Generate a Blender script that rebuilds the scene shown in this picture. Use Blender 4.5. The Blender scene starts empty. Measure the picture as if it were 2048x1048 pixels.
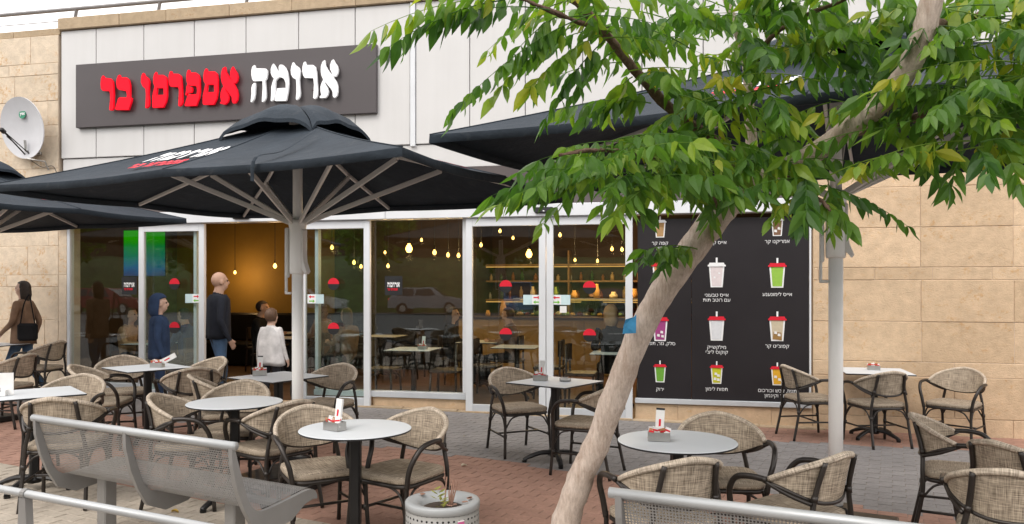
import bpy, bmesh, math, random
import numpy as np
from mathutils import Vector, Matrix
random.seed(7)
S = bpy.context.scene
COL = S.collection
R = math.radians

# ------------------------------------------------------------------ camera, sky, sun, exposure
FPX, CXP, HZ, EYE = 1560.0, 1024.0, 572.0, 1.65          # focal length in photo pixels, horizon row, eye height
cam_d = bpy.data.cameras.new('camera'); cam = bpy.data.objects.new('camera', cam_d); COL.objects.link(cam)
cam.location = (0, 0, EYE); cam.rotation_euler = (R(90), 0, 0)
cam_d.sensor_width = 36; cam_d.lens = FPX / 2048 * 36; cam_d.shift_y = 48 / 2048
cam_d.clip_start = .05; cam_d.clip_end = 2000
S.camera = cam
W = bpy.data.worlds.new('World'); S.world = W; W.use_nodes = True
nt = W.node_tree; nt.nodes.clear()
sky = nt.nodes.new('ShaderNodeTexSky'); sky.sky_type = 'NISHITA'; sky.sun_disc = False
sky.sun_elevation = R(48); sky.sun_rotation = R(215); sky.air_density = 1.0; sky.dust_density = 4.0
mx = nt.nodes.new('ShaderNodeMixRGB'); mx.inputs[0].default_value = .9; mx.inputs[2].default_value = (14.2, 13.8, 13.7, 1)
bg = nt.nodes.new('ShaderNodeBackground'); bg.inputs[1].default_value = .1
wo = nt.nodes.new('ShaderNodeOutputWorld')
nt.links.new(sky.outputs[0], mx.inputs[1]); nt.links.new(mx.outputs[0], bg.inputs[0]); nt.links.new(bg.outputs[0], wo.inputs[0])
sun_d = bpy.data.lights.new('sun', 'SUN'); sun_d.energy = 0.8; sun_d.angle = R(22); sun_d.color = (1, .95, .88)
sun = bpy.data.objects.new('sun', sun_d); COL.objects.link(sun)
sun.rotation_euler = Vector((.45, .62, -.80)).to_track_quat('-Z', 'Y').to_euler()
vs = S.view_settings; vs.view_transform = 'Standard'; vs.look = 'None'; vs.exposure = 0.66; vs.gamma = 1
S.render.engine = 'CYCLES'; S.cycles.use_denoising = True; S.cycles.max_bounces = 8; S.cycles.transparent_max_bounces = 16
S.cycles.sample_clamp_indirect = 6; S.cycles.caustics_reflective = False; S.cycles.caustics_refractive = False

# ------------------------------------------------------------------ frames of reference
FA = R(-12.35); FP0 = Vector((.486, 9.977, 0))               # the facade line
FD = Vector((math.cos(FA), math.sin(FA), 0)); FN = Vector((-math.sin(FA), math.cos(FA), 0))
def FW(u, v=0, z=0): return FP0 + FD * u + FN * v + Vector((0, 0, z))
SA = R(-26.0); SD = Vector((math.cos(SA), math.sin(SA), 0)); TD = Vector((-math.sin(SA), math.cos(SA), 0))   # street direction
def gz(x): return max(-.09, min(.11, -.014 * (x - .6)))
def at(px, py, Y): return Vector(((px - CXP) / FPX * Y, Y, EYE + (HZ - py) / FPX * Y))

# ------------------------------------------------------------------ mesh helpers
class MB:
    def __init__(s): s.v = []; s.f = []; s.m = []; s.uv = []
    def face(s, idx, m=0, uv=None):
        s.f.append(tuple(idx)); s.m.append(m); s.uv.append(uv)
    def box(s, c, d, m=0, rot=None, taper=1.0):
        x, y, z = d[0] / 2, d[1] / 2, d[2] / 2; b = len(s.v); c = Vector(c)
        for k, (i, j, l) in enumerate([(-1,-1,-1),(1,-1,-1),(1,1,-1),(-1,1,-1),(-1,-1,1),(1,-1,1),(1,1,1),(-1,1,1)]):
            t = taper if l > 0 else 1
            p = Vector((i * x * t, j * y * t, l * z))
            if rot is not None: p = rot @ p
            s.v.append(p + c)
        for q in [(0,3,2,1),(4,5,6,7),(0,1,5,4),(1,2,6,5),(2,3,7,6),(3,0,4,7)]: s.face([b + i for i in q], m)
        return s
    def bbox(s, c, d, bev=.006, m=0, rot=None):
        """box with chamfered edges all round"""
        x, y, z = d[0] / 2, d[1] / 2, d[2] / 2; e = min(bev, x * .9, y * .9, z * .9); c = Vector(c); ids = {}
        for i in (-1, 1):
            for j in (-1, 1):
                for k in (-1, 1):
                    for ax, p in enumerate([(i * x, j * (y - e), k * (z - e)), (i * (x - e), j * y, k * (z - e)), (i * (x - e), j * (y - e), k * z)]):
                        p = Vector(p)
                        if rot is not None: p = rot @ p
                        ids[(i, j, k, ax)] = len(s.v); s.v.append(p + c)
        g = ids
        def q(*k): s.face([g[a] for a in k], m)
        for i in (-1, 1):
            o = [(-1,-1),(1,-1),(1,1),(-1,1)] if i > 0 else [(-1,-1),(-1,1),(1,1),(1,-1)]
            q(*[(i, a, b, 0) for a, b in o])
            q(*[(b, i, a, 1) for a, b in o]); q(*[(a, b, i, 2) for a, b in o])
        for i in (-1, 1):
            for j in (-1, 1):
                w = [(i, j, -1), (i, j, 1)]
                A = [(i,j,-1,0),(i,j,-1,1),(i,j,1,1),(i,j,1,0)]; q(*(A if i * j > 0 else A[::-1]))
                A = [(i,-1,j,0),(i,1,j,0),(i,1,j,2),(i,-1,j,2)]; q(*(A if i * j > 0 else A[::-1]))
                A = [(-1,i,j,1),(-1,i,j,2),(1,i,j,2),(1,i,j,1)]; q(*(A if i * j > 0 else A[::-1]))
        for i in (-1, 1):
            for j in (-1, 1):
                for k in (-1, 1):
                    A = [(i,j,k,0),(i,j,k,1),(i,j,k,2)]; q(*(A if i * j * k > 0 else A[::-1]))
        return s
    def tube(s, pts, r, n=8, m=0, cap=True, closed=False, flat=1.0):
        pts = [Vector(p) for p in pts]; N = len(pts); rr = r if isinstance(r, (list, tuple)) else [r] * N
        b = len(s.v); prev = None; L = 0
        for i in range(N):
            if closed: t = pts[(i + 1) % N] - pts[i - 1]
            else: t = pts[min(i + 1, N - 1)] - pts[max(i - 1, 0)]
            t.normalize()
            if prev is None:
                a = Vector((0, 0, 1)) if abs(t.z) < .9 else Vector((1, 0, 0)); nx = a.cross(t).normalized()
            else:
                nx = (prev - t * prev.dot(t)).normalized()
            prev = nx; ny = t.cross(nx)
            for k in range(n):
                a = 2 * math.pi * k / n
                s.v.append(pts[i] + nx * math.cos(a) * rr[i] + ny * math.sin(a) * rr[i] * flat)
        for i in range(N if closed else N - 1):
            l1 = L + (pts[(i + 1) % N] - pts[i]).length
            for k in range(n):
                k2 = (k + 1) % n; i2 = (i + 1) % N
                s.face((b + i * n + k, b + i * n + k2, b + i2 * n + k2, b + i2 * n + k), m,
                       [(L, k * rr[0] * 6.28 / n), (L, (k + 1) * rr[0] * 6.28 / n), (l1, (k + 1) * rr[0] * 6.28 / n), (l1, k * rr[0] * 6.28 / n)])
            L = l1
        if cap and not closed:
            s.face([b + k for k in range(n)][::-1], m); s.face([b + (N - 1) * n + k for k in range(n)], m)
        return s
    def lathe(s, prof, n=24, c=(0, 0, 0), m=0, cap=True):
        b = len(s.v); c = Vector(c)
        for r_, z in prof:
            for k in range(n):
                a = 2 * math.pi * k / n; s.v.append(c + Vector((r_ * math.cos(a), r_ * math.sin(a), z)))
        R0 = max(p[0] for p in prof); acc = 0
        for i in range(len(prof) - 1):
            d = math.hypot(prof[i + 1][0] - prof[i][0], prof[i + 1][1] - prof[i][1])
            mi = m[i] if isinstance(m, (list, tuple)) else m
            for k in range(n):
                k2 = (k + 1) % n; u0 = k * 6.2832 * R0 / n; u1 = (k + 1) * 6.2832 * R0 / n
                s.face((b + i * n + k, b + i * n + k2, b + (i + 1) * n + k2, b + (i + 1) * n + k), mi, [(u0, acc), (u1, acc), (u1, acc + d), (u0, acc + d)])
            acc += d
        if cap:
            m0 = m[0] if isinstance(m, (list, tuple)) else m; m1 = m[-1] if isinstance(m, (list, tuple)) else m
            if prof[0][0] > 1e-4: s.face([b + k for k in range(n)][::-1], m0)
            if prof[-1][0] > 1e-4: s.face([b + (len(prof) - 1) * n + k for k in range(n)], m1)
        return s
    def prism(s, poly, x0, x1, axis=0, m=0):
        """polygon in the two other axes, extruded along axis"""
        b = len(s.v); n = len(poly)
        for x in (x0, x1):
            for p, q in poly:
                s.v.append(Vector({0: (x, p, q), 1: (p, x, q), 2: (p, q, x)}[axis]))
        for k in range(n): s.face((b + k, b + (k + 1) % n, b + n + (k + 1) % n, b + n + k), m)
        s.face([b + k for k in range(n)][::-1], m); s.face([b + n + k for k in range(n)], m)
        return s
    def sheet(s, rows, m=0, uvs=None, flip=False):
        """grid of points"""
        b = len(s.v); nr = len(rows); nc = len(rows[0])
        for r_ in rows:
            for p in r_: s.v.append(Vector(p))
        for i in range(nr - 1):
            for j in range(nc - 1):
                q = [(i, j), (i, j + 1), (i + 1, j + 1), (i + 1, j)]
                if flip: q = q[::-1]
                s.face([b + a * nc + c for a, c in q], m, [uvs[a][c] for a, c in q] if uvs else None)
        return s
    def mesh(s, name, mats, smooth=False):
        me = bpy.data.meshes.new(name); me.from_pydata([tuple(v) for v in s.v], [], s.f)
        for mt in (mats if isinstance(mats, (list, tuple)) else [mats]): me.materials.append(mt)
        me.polygons.foreach_set('material_index', s.m)
        if any(u is not None for u in s.uv):
            lay = me.uv_layers.new(name='UVMap'); k = 0; d = lay.data
            for f, u in zip(s.f, s.uv):
                for i in range(len(f)):
                    d[k].uv = u[i] if u else (0, 0); k += 1
        if smooth: me.polygons.foreach_set('use_smooth', [True] * len(s.f))
        me.update(); me.validate()
        return me
    def build(s, name, mats, parent=None, smooth=False, loc=None, rot=None):
        return link(name, s.mesh(name, mats, smooth), parent, loc, rot)

def link(name, data, parent=None, loc=None, rot=None):
    o = bpy.data.objects.new(name, data); COL.objects.link(o)
    if parent: o.parent = parent
    if loc is not None: o.location = loc
    if rot is not None: o.rotation_euler = rot
    return o
def tag(o, label=None, cat=None, group=None, kind=None):
    if label: o['label'] = label
    if cat: o['category'] = cat
    if group: o['group'] = group
    if kind: o['kind'] = kind
    return o
def thing(name, loc, rz, label, cat, group=None):
    return tag(link(name, None, None, loc, (0, 0, rz)), label, cat, group)
def fthing(name, u, v, z, label, cat, group=None):
    return thing(name, FW(u, v, z), FA, label, cat, group)
def copy_tree(o, parent=None):
    c = o.copy(); COL.objects.link(c); c.parent = parent
    for ch in list(o.children): copy_tree(ch, c)
    return c
def spline(pts, sub=6):
    pts = [Vector(p) for p in pts]; out = []
    for i in range(len(pts) - 1):
        p0 = pts[max(i - 1, 0)]; p1 = pts[i]; p2 = pts[i + 1]; p3 = pts[min(i + 2, len(pts) - 1)]
        for k in range(sub):
            t = k / sub
            out.append(.5 * ((2 * p1) + (p2 - p0) * t + (2 * p0 - 5 * p1 + 4 * p2 - p3) * t * t + (3 * p1 - p0 - 3 * p2 + p3) * t ** 3))
    out.append(pts[-1]); return out
def poly_mesh(name, polys, ext, mat):
    """letters: list of outlines (holes allowed) in x,z -> solid mesh standing in the x-z plane, front at y = -ext"""
    cu = bpy.data.curves.new(name, 'CURVE'); cu.dimensions = '2D'; cu.fill_mode = 'BOTH'; cu.extrude = ext / 2
    for p in polys:
        sp = cu.splines.new('POLY'); sp.points.add(len(p) - 1); sp.use_cyclic_u = True
        for q, pt in zip(p, sp.points): pt.co = (q[0], q[1], 0, 1)
    o = bpy.data.objects.new(name, cu); COL.objects.link(o)
    me = bpy.data.meshes.new_from_object(o.evaluated_get(bpy.context.evaluated_depsgraph_get()))
    bpy.data.objects.remove(o); bpy.data.curves.remove(cu)
    me.transform(Matrix.Translation((0, -ext / 2, 0)) @ Matrix.Rotation(R(90), 4, 'X')); me.materials.clear(); me.materials.append(mat); me.name = name
    return me
def text_mesh(name, body, size, mat, ext=.001, align='CENTER', bold=0.0):
    cu = bpy.data.curves.new(name, 'FONT'); cu.body = body; cu.size = size; cu.extrude = ext; cu.align_x = align; cu.offset = bold; cu.space_line = .95
    o = bpy.data.objects.new(name, cu); COL.objects.link(o)
    me = bpy.data.meshes.new_from_object(o.evaluated_get(bpy.context.evaluated_depsgraph_get()))
    bpy.data.objects.remove(o); bpy.data.curves.remove(cu)
    me.transform(Matrix.Rotation(R(90), 4, 'X')); me.materials.clear(); me.materials.append(mat); me.name = name
    return me
def heb(s): return '\n'.join(l[::-1] for l in s.split('\n'))

# ------------------------------------------------------------------ materials
def new_mat(name):
    m = bpy.data.materials.new(name); m.use_nodes = True; t = m.node_tree
    return m, t, t.nodes['Principled BSDF']
def N(t, typ, **kw):
    n = t.nodes.new(typ)
    for k, v in kw.items():
        if k == 'op': n.operation = v
        elif k.startswith('i'): n.inputs[int(k[1:])].default_value = v
        else: setattr(n, k, v)
    return n
def ramp(t, src, stops):
    r = t.nodes.new('ShaderNodeValToRGB'); e = r.color_ramp.elements
    while len(e) < len(stops): e.new(.5)
    for el, (p, c) in zip(e, stops): el.position = p; el.color = (*c, 1)
    t.links.new(src, r.inputs[0]); return r
def noise(t, scale, detail=4, vec=None, rough=.55):
    n = t.nodes.new('ShaderNodeTexNoise'); n.inputs['Scale'].default_value = scale; n.inputs['Detail'].default_value = detail; n.inputs['Roughness'].default_value = rough
    if vec is not None: t.links.new(vec, n.inputs['Vector'])
    return n
def objvec(t, rnd=True, scale=None):
    tc = N(t, 'ShaderNodeTexCoord'); out = tc.outputs['Object']
    if scale:
        mp = N(t, 'ShaderNodeMapping'); mp.inputs['Scale'].default_value = scale; t.links.new(out, mp.inputs[0]); out = mp.outputs[0]
    if rnd:
        oi = N(t, 'ShaderNodeObjectInfo'); mu = N(t, 'ShaderNodeMath', op='MULTIPLY', i1=37.0); t.links.new(oi.outputs['Random'], mu.inputs[0])
        ad = N(t, 'ShaderNodeVectorMath', op='ADD'); t.links.new(out, ad.inputs[0]); t.links.new(mu.outputs[0], ad.inputs[1]); out = ad.outputs[0]
    return out
def bump(t, bs, src, strength=.3, dist=.01):
    b = N(t, 'ShaderNodeBump'); b.inputs['Strength'].default_value = strength; b.inputs['Distance'].default_value = dist
    t.links.new(src, b.inputs['Height']); t.links.new(b.outputs[0], bs.inputs['Normal'])
def mixc(t, fac, a, b, blend='MIX'):
    m = t.nodes.new('ShaderNodeMixRGB'); m.blend_type = blend
    for i, x in enumerate((fac, a, b)):
        if hasattr(x, 'links') or hasattr(x, 'is_output'): t.links.new(x, m.inputs[i])
        elif isinstance(x, (int, float)): m.inputs[i].default_value = x if i == 0 else (x, x, x, 1)
        else: m.inputs[i].default_value = (*x, 1)
    return m.outputs[0]
def plain(name, col, rough=.5, metal=0, var=.12, scale=6, bumpk=0, bscale=60, spec=.5, coat=0):
    m, t, b = new_mat(name); v = objvec(t)
    n = noise(t, scale, 5, v)
    lo = tuple(c * (1 - var) for c in col); hi = tuple(min(1, c * (1 + var)) for c in col)
    r = ramp(t, n.outputs[0], [(.3, lo), (.7, hi)]); t.links.new(r.outputs[0], b.inputs['Base Color'])
    n2 = noise(t, scale * 2.3, 4, v); rr = N(t, 'ShaderNodeMapRange'); rr.inputs[3].default_value = max(.02, rough - .08); rr.inputs[4].default_value = min(1, rough + .1)
    t.links.new(n2.outputs[0], rr.inputs[0]); t.links.new(rr.outputs[0], b.inputs['Roughness'])
    b.inputs['Metallic'].default_value = metal; b.inputs['Specular IOR Level'].default_value = spec
    if bumpk: bump(t, b, noise(t, bscale, 4, v).outputs[0], bumpk, .004)
    return m
def emis(name, col, strength):
    m = bpy.data.materials.new(name); m.use_nodes = True; t = m.node_tree; t.nodes.clear()
    e = N(t, 'ShaderNodeEmission'); e.inputs[0].default_value = (*col, 1); e.inputs[1].default_value = strength
    o = N(t, 'ShaderNodeOutputMaterial'); t.links.new(e.outputs[0], o.inputs[0]); return m
def stone_mat(name, base, stain, tint=.10, stain_at=.60):
    m, t, b = new_mat(name); v = objvec(t)
    n1 = noise(t, 9, 6, v, .62); n2 = noise(t, 3.2, 3, v); n3 = noise(t, 70, 3, v); n4 = noise(t, 22, 5, v, .7)
    c = ramp(t, n1.outputs[0], [(.3, tuple(x * .86 for x in base)), (.7, tuple(min(1, x * 1.1) for x in base))]).outputs[0]
    mul = N(t, 'ShaderNodeMath', op='MULTIPLY'); 
    a1 = ramp(t, n2.outputs[0], [(.5, (0, 0, 0)), (.62, (1, 1, 1))]); a2 = ramp(t, n4.outputs[0], [(stain_at - .06, (0, 0, 0)), (stain_at + .05, (1, 1, 1))])
    t.links.new(a1.outputs[0], mul.inputs[0]); t.links.new(a2.outputs[0], mul.inputs[1])
    mu2 = N(t, 'ShaderNodeMath', op='MULTIPLY', i1=.55); t.links.new(mul.outputs[0], mu2.inputs[0])
    c = mixc(t, mu2.outputs[0], c, stain)
    oi = N(t, 'ShaderNodeObjectInfo'); tr = ramp(t, oi.outputs['Random'], [(0, (1 - tint, 1 - tint * 1.1, 1 - tint * 1.3)), (.5, (1, 1, 1)), (1, (1 + tint, 1 + tint, 1 + tint))])
    c = mixc(t, 1.0, c, tr.outputs[0], 'MULTIPLY')
    t.links.new(c, b.inputs['Base Color']); b.inputs['Roughness'].default_value = .85; b.inputs['Specular IOR Level'].default_value = .25
    ad = N(t, 'ShaderNodeMath', op='ADD'); t.links.new(n3.outputs[0], ad.inputs[0]); t.links.new(n4.outputs[0], ad.inputs[1]); bump(t, b, ad.outputs[0], .55, .012)
    return m
def paver_mat(name, base, var=.22):
    m, t, b = new_mat(name)
    g = N(t, 'ShaderNodeNewGeometry'); oi = N(t, 'ShaderNodeObjectInfo'); ad = N(t, 'ShaderNodeMath', op='ADD'); fr = N(t, 'ShaderNodeMath', op='FRACT')
    t.links.new(g.outputs['Random Per Island'], ad.inputs[0]); t.links.new(oi.outputs['Random'], ad.inputs[1]); t.links.new(ad.outputs[0], fr.inputs[0])
    c = ramp(t, fr.outputs[0], [(0, tuple(x * (1 - var) for x in base)), (.5, base), (1, tuple(x * (1 + var) for x in base))]).outputs[0]
    p = g.outputs['Position']
    n1 = noise(t, 1.1, 6, p, .6); n2 = noise(t, 45, 4, p); n3 = noise(t, 7, 5, p, .65)
    c = mixc(t, .55, c, ramp(t, n1.outputs[0], [(.3, (.80, .80, .80)), (.7, (1.15, 1.14, 1.13))]).outputs[0], 'MULTIPLY')
    c = mixc(t, .5, c, ramp(t, n3.outputs[0], [(.35, (.82, .81, .8)), (.65, (1.1, 1.1, 1.1))]).outputs[0], 'MULTIPLY')
    c = mixc(t, .25, c, ramp(t, n2.outputs[0], [(.35, (.6, .6, .6)), (.65, (1.3, 1.3, 1.3))]).outputs[0], 'MULTIPLY')
    t.links.new(c, b.inputs['Base Color']); b.inputs['Roughness'].default_value = .82; b.inputs['Specular IOR Level'].default_value = .3
    bump(t, b, n2.outputs[0], .22, .005); return m
def weave_mat(name, dark, light):
    m, t, b = new_mat(name); uv = N(t, 'ShaderNodeUVMap'); oi = N(t, 'ShaderNodeObjectInfo')
    def st(sx, sy, off):
        mp = N(t, 'ShaderNodeMapping'); mp.inputs['Scale'].default_value = (sx, sy, 1); mp.inputs['Location'].default_value = (off, off * 2, 0)
        ra = N(t, 'ShaderNodeVectorMath', op='ADD'); rm = N(t, 'ShaderNodeMath', op='MULTIPLY', i1=3.0); t.links.new(oi.outputs['Random'], rm.inputs[0]); t.links.new(uv.outputs[0], ra.inputs[0]); t.links.new(rm.outputs[0], ra.inputs[1])
        t.links.new(ra.outputs[0], mp.inputs[0]); n = noise(t, 1, 2, mp.outputs[0], .5); return n.outputs[0]
    a = st(11, 260, 3); c = st(260, 11, 11); e = st(14, 14, 5)
    ad = N(t, 'ShaderNodeMath', op='ADD'); t.links.new(a, ad.inputs[0]); t.links.new(c, ad.inputs[1])
    hf = N(t, 'ShaderNodeMath', op='MULTIPLY', i1=.5); t.links.new(ad.outputs[0], hf.inputs[0])
    col = ramp(t, hf.outputs[0], [(.36, dark), (.5, tuple((x + y) / 2 for x, y in zip(dark, light))), (.62, light)]).outputs[0]
    col = mixc(t, .4, col, ramp(t, e, [(.35, (.75, .74, .72)), (.65, (1.15, 1.14, 1.12))]).outputs[0], 'MULTIPLY')
    t.links.new(col, b.inputs['Base Color']); b.inputs['Roughness'].default_value = .7; b.inputs['Specular IOR Level'].default_value = .3
    bump(t, b, hf.outputs[0], .6, .003); return m
def perf_mat(name, col, pitch, hole, rough=.45, metal=.0):
    m, t, b = new_mat(name); uv = N(t, 'ShaderNodeUVMap')
    mp = N(t, 'ShaderNodeMapping'); mp.inputs['Scale'].default_value = (1 / pitch, 1 / pitch, 1); t.links.new(uv.outputs[0], mp.inputs[0])
    fr = N(t, 'ShaderNodeVectorMath', op='FRACTION'); t.links.new(mp.outputs[0], fr.inputs[0])
    sb = N(t, 'ShaderNodeVectorMath', op='SUBTRACT'); t.links.new(fr.outputs[0], sb.inputs[0]); sb.inputs[1].default_value = (.5, .5, 0)
    ml = N(t, 'ShaderNodeVectorMath', op='MULTIPLY'); t.links.new(sb.outputs[0], ml.inputs[0]); ml.inputs[1].default_value = (1, 1, 0)
    ln = N(t, 'ShaderNodeVectorMath', op='LENGTH'); t.links.new(ml.outputs[0], ln.inputs[0])
    gt = N(t, 'ShaderNodeMath', op='GREATER_THAN', i1=hole); t.links.new(ln.outputs['Value'], gt.inputs[0])
    n = noise(t, 5, 4, objvec(t)); c = ramp(t, n.outputs[0], [(.3, tuple(x * .9 for x in col)), (.7, tuple(x * 1.08 for x in col))])
    t.links.new(c.outputs[0], b.inputs['Base Color']); t.links.new(gt.outputs[0], b.inputs['Alpha']); b.inputs['Roughness'].default_value = rough; b.inputs['Metallic'].default_value = metal
    return m
def glass_mat(name, tint=(.9, .95, .93), refl=1.0):
    m = bpy.data.materials.new(name); m.use_nodes = True; t = m.node_tree; t.nodes.clear()
    tr = N(t, 'ShaderNodeBsdfTransparent'); tr.inputs[0].default_value = (*tint, 1)
    gl = N(t, 'ShaderNodeBsdfGlossy'); gl.inputs['Roughness'].default_value = .01; gl.inputs[0].default_value = (refl, refl, refl, 1)
    ge = N(t, 'ShaderNodeNewGeometry'); dt = N(t, 'ShaderNodeVectorMath', op='DOT_PRODUCT'); t.links.new(ge.outputs['Normal'], dt.inputs[0]); t.links.new(ge.outputs['Incoming'], dt.inputs[1])
    ab = N(t, 'ShaderNodeMath', op='ABSOLUTE'); t.links.new(dt.outputs['Value'], ab.inputs[0]); on = N(t, 'ShaderNodeMath', op='SUBTRACT', i0=1.0); t.links.new(ab.outputs[0], on.inputs[1])
    pw = N(t, 'ShaderNodeMath', op='POWER', i1=5.0); t.links.new(on.outputs[0], pw.inputs[0]); fr = N(t, 'ShaderNodeMath', op='MULTIPLY_ADD', i1=.93, i2=.06); t.links.new(pw.outputs[0], fr.inputs[0])
    wv = noise(t, 2.0, 2, objvec(t)); bp = N(t, 'ShaderNodeBump'); bp.inputs['Strength'].default_value = .03; bp.inputs['Distance'].default_value = .02
    t.links.new(wv.outputs[0], bp.inputs['Height']); t.links.new(bp.outputs[0], gl.inputs['Normal'])
    mxs = N(t, 'ShaderNodeMixShader'); o = N(t, 'ShaderNodeOutputMaterial')
    t.links.new(fr.outputs[0], mxs.inputs[0]); t.links.new(tr.outputs[0], mxs.inputs[1]); t.links.new(gl.outputs[0], mxs.inputs[2]); t.links.new(mxs.outputs[0], o.inputs[0])
    return m
def leaf_mat(name, cols):
    m = bpy.data.materials.new(name); m.use_nodes = True; t = m.node_tree; b = t.nodes['Principled BSDF']
    g = N(t, 'ShaderNodeNewGeometry'); oi = N(t, 'ShaderNodeObjectInfo'); ad = N(t, 'ShaderNodeMath', op='MULTIPLY_ADD', i1=.45); 
    t.links.new(g.outputs['Random Per Island'], ad.inputs[0]); m2 = N(t, 'ShaderNodeMath', op='MULTIPLY', i1=.55); t.links.new(oi.outputs['Random'], m2.inputs[0]); t.links.new(m2.outputs[0], ad.inputs[2])
    c = ramp(t, ad.outputs[0], cols).outputs[0]
    n = noise(t, 40, 3, g.outputs['Position']); c = mixc(t, .3, c, ramp(t, n.outputs[0], [(.3, (.7, .75, .6)), (.7, (1.2, 1.2, 1.1))]).outputs[0], 'MULTIPLY')
    t.links.new(c, b.inputs['Base Color']); b.inputs['Roughness'].default_value = .42; b.inputs['Specular IOR Level'].default_value = .35
    tl = N(t, 'ShaderNodeBsdfTranslucent'); c2 = mixc(t, 1.0, c, (1.5, 1.7, .7), 'MULTIPLY'); t.links.new(c2, tl.inputs[0])
    ms = N(t, 'ShaderNodeMixShader', i0=.45); o = t.nodes['Material Output']
    t.links.new(b.outputs[0], ms.inputs[1]); t.links.new(tl.outputs[0], ms.inputs[2]); t.links.new(ms.outputs[0], o.inputs[0]); return m
def bark_mat(name, lo, hi):
    m, t, b = new_mat(name); v = objvec(t, False); v2 = objvec(t, False, (1, 1, .22))
    n1 = noise(t, 75, 8, v2, .72); n2 = noise(t, 6, 6, v, .65); n3 = noise(t, 24, 7, v2, .75)
    c = ramp(t, n1.outputs[0], [(.3, lo), (.7, hi)]).outputs[0]
    c = mixc(t, .6, c, ramp(t, n2.outputs[0], [(.32, (.78, .70, .64)), (.6, (1.08, 1.07, 1.06))]).outputs[0], 'MULTIPLY')
    c = mixc(t, .5, c, ramp(t, n3.outputs[0], [(.33, (.68, .58, .50)), (.5, (1.04, 1.04, 1.04))]).outputs[0], 'MULTIPLY')
    t.links.new(c, b.inputs['Base Color']); b.inputs['Roughness'].default_value = .9; b.inputs['Specular IOR Level'].default_value = .15
    ad = N(t, 'ShaderNodeMath', op='ADD'); t.links.new(n1.outputs[0], ad.inputs[0]); t.links.new(n3.outputs[0], ad.inputs[1]); bump(t, b, ad.outputs[0], .9, .012); return m

def streak_mat(name, col):
    m, t, b = new_mat(name); v = objvec(t, True, (9, 9, .35)); v2 = objvec(t)
    n1 = noise(t, 1.0, 5, v, .6); n2 = noise(t, 1.3, 4, v2); n3 = noise(t, 30, 3, v2)
    c = mixc(t, .22, col, ramp(t, n1.outputs[0], [(.28, (.88, .875, .86)), (.6, (1.03, 1.03, 1.03))]).outputs[0], 'MULTIPLY')
    c = mixc(t, .5, c, ramp(t, n2.outputs[0], [(.3, (.93, .93, .925)), (.7, (1.04, 1.04, 1.04))]).outputs[0], 'MULTIPLY')
    t.links.new(c, b.inputs['Base Color']); b.inputs['Roughness'].default_value = .45; bump(t, b, n2.outputs[0], .12, .02); return m
def canvas_mat(name, col):
    m, t, b = new_mat(name); v = objvec(t); n1 = noise(t, 2.2, 6, v, .65); n2 = noise(t, 9, 5, v, .6); n3 = noise(t, 260, 2, v)
    c = mixc(t, 1.0, col, ramp(t, n1.outputs[0], [(.3, (.8, .8, .8)), (.55, (1, 1, 1)), (.75, (1.5, 1.45, 1.4))]).outputs[0], 'MULTIPLY')
    d = ramp(t, n2.outputs[0], [(.60, (0, 0, 0)), (.80, (.35, .35, .35))]); c = mixc(t, d.outputs[0], c, (.10, .10, .10))
    t.links.new(c, b.inputs['Base Color']); b.inputs['Roughness'].default_value = .82; b.inputs['Specular IOR Level'].default_value = .3
    ad = N(t, 'ShaderNodeMath', op='MULTIPLY_ADD', i1=8.0); t.links.new(n2.outputs[0], ad.inputs[0]); t.links.new(n3.outputs[0], ad.inputs[2]); bump(t, b, ad.outputs[0], .35, .006); return m
M = {}
M['stone'] = stone_mat('limestone', (.60, .445, .295), (.50, .27, .09))
M['stone_left'] = stone_mat('limestone_stained', (.66, .55, .42), (.50, .25, .06), .06, .55)
M['coping'] = stone_mat('coping_stone', (.48, .37, .25), (.36, .2, .08), .14)
M['mortar'] = plain('mortar', (.56, .45, .34), .9)
M['panel'] = streak_mat('white_cladding', (.625, .617, .608))
M['joint'] = plain('dark_joint', (.03, .03, .03), .9)
M['alu'] = plain('silver_aluminium', (.56, .585, .61), .42, .1, .05, 3)
M['alu_light'] = plain('light_aluminium', (.68, .70, .72), .42, .05, .04, 3)
M['fascia'] = plain('brown_fascia', (.085, .068, .066), .55, 0, .1, 2)
M['signboard'] = plain('grey_signboard', (.07, .059, .061), .4, .0, .06, 1.2)
M['menu'] = plain('menu_board_print', (.020, .017, .019), .45, 0, .08, 2, spec=.3)
M['white_print'] = plain('white_print', (.82, .82, .82), .5, 0, .03)
M['red_print'] = plain('red_print', (.66, .02, .04), .55, 0, .05, spec=.2)
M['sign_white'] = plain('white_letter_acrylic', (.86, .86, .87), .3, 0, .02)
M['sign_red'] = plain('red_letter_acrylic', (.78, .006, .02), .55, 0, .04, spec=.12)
M['sign_side'] = plain('letter_returns', (.05, .012, .018), .5)
M['black_print'] = plain('black_print', (.016, .016, .018), .4)
M['glass'] = glass_mat('window_glass')
M['pav_red'] = paver_mat('red_paver', (.375, .222, .168), .07)
M['pav_grey'] = paver_mat('grey_paver', (.265, .252, .245), .05)
M['pav_beige'] = paver_mat('beige_paver', (.44, .385, .315), .06)
M['bedding'] = plain('paving_bed', (.25, .21, .18), .95, 0, .25, 30)
M['asphalt'] = plain('asphalt', (.09, .09, .094), .9, 0, .25, 8, .3, 90)
M['weave'] = weave_mat('woven_rattan', (.125, .095, .068), (.53, .44, .335))
M['weave_rim'] = weave_mat('woven_rattan_rim', (.22, .175, .135), (.66, .565, .45))
M['dark_metal'] = plain('dark_bamboo_metal', (.032, .026, .022), .35, .3, .3, 14, .15, 40)
M['black_metal'] = plain('black_metal', (.014, .013, .013), .38, .3, .2, 8)
M['tabletop'] = plain('white_laminate', (.62, .65, .67), .5, 0, .015, 4, spec=.35)
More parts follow.
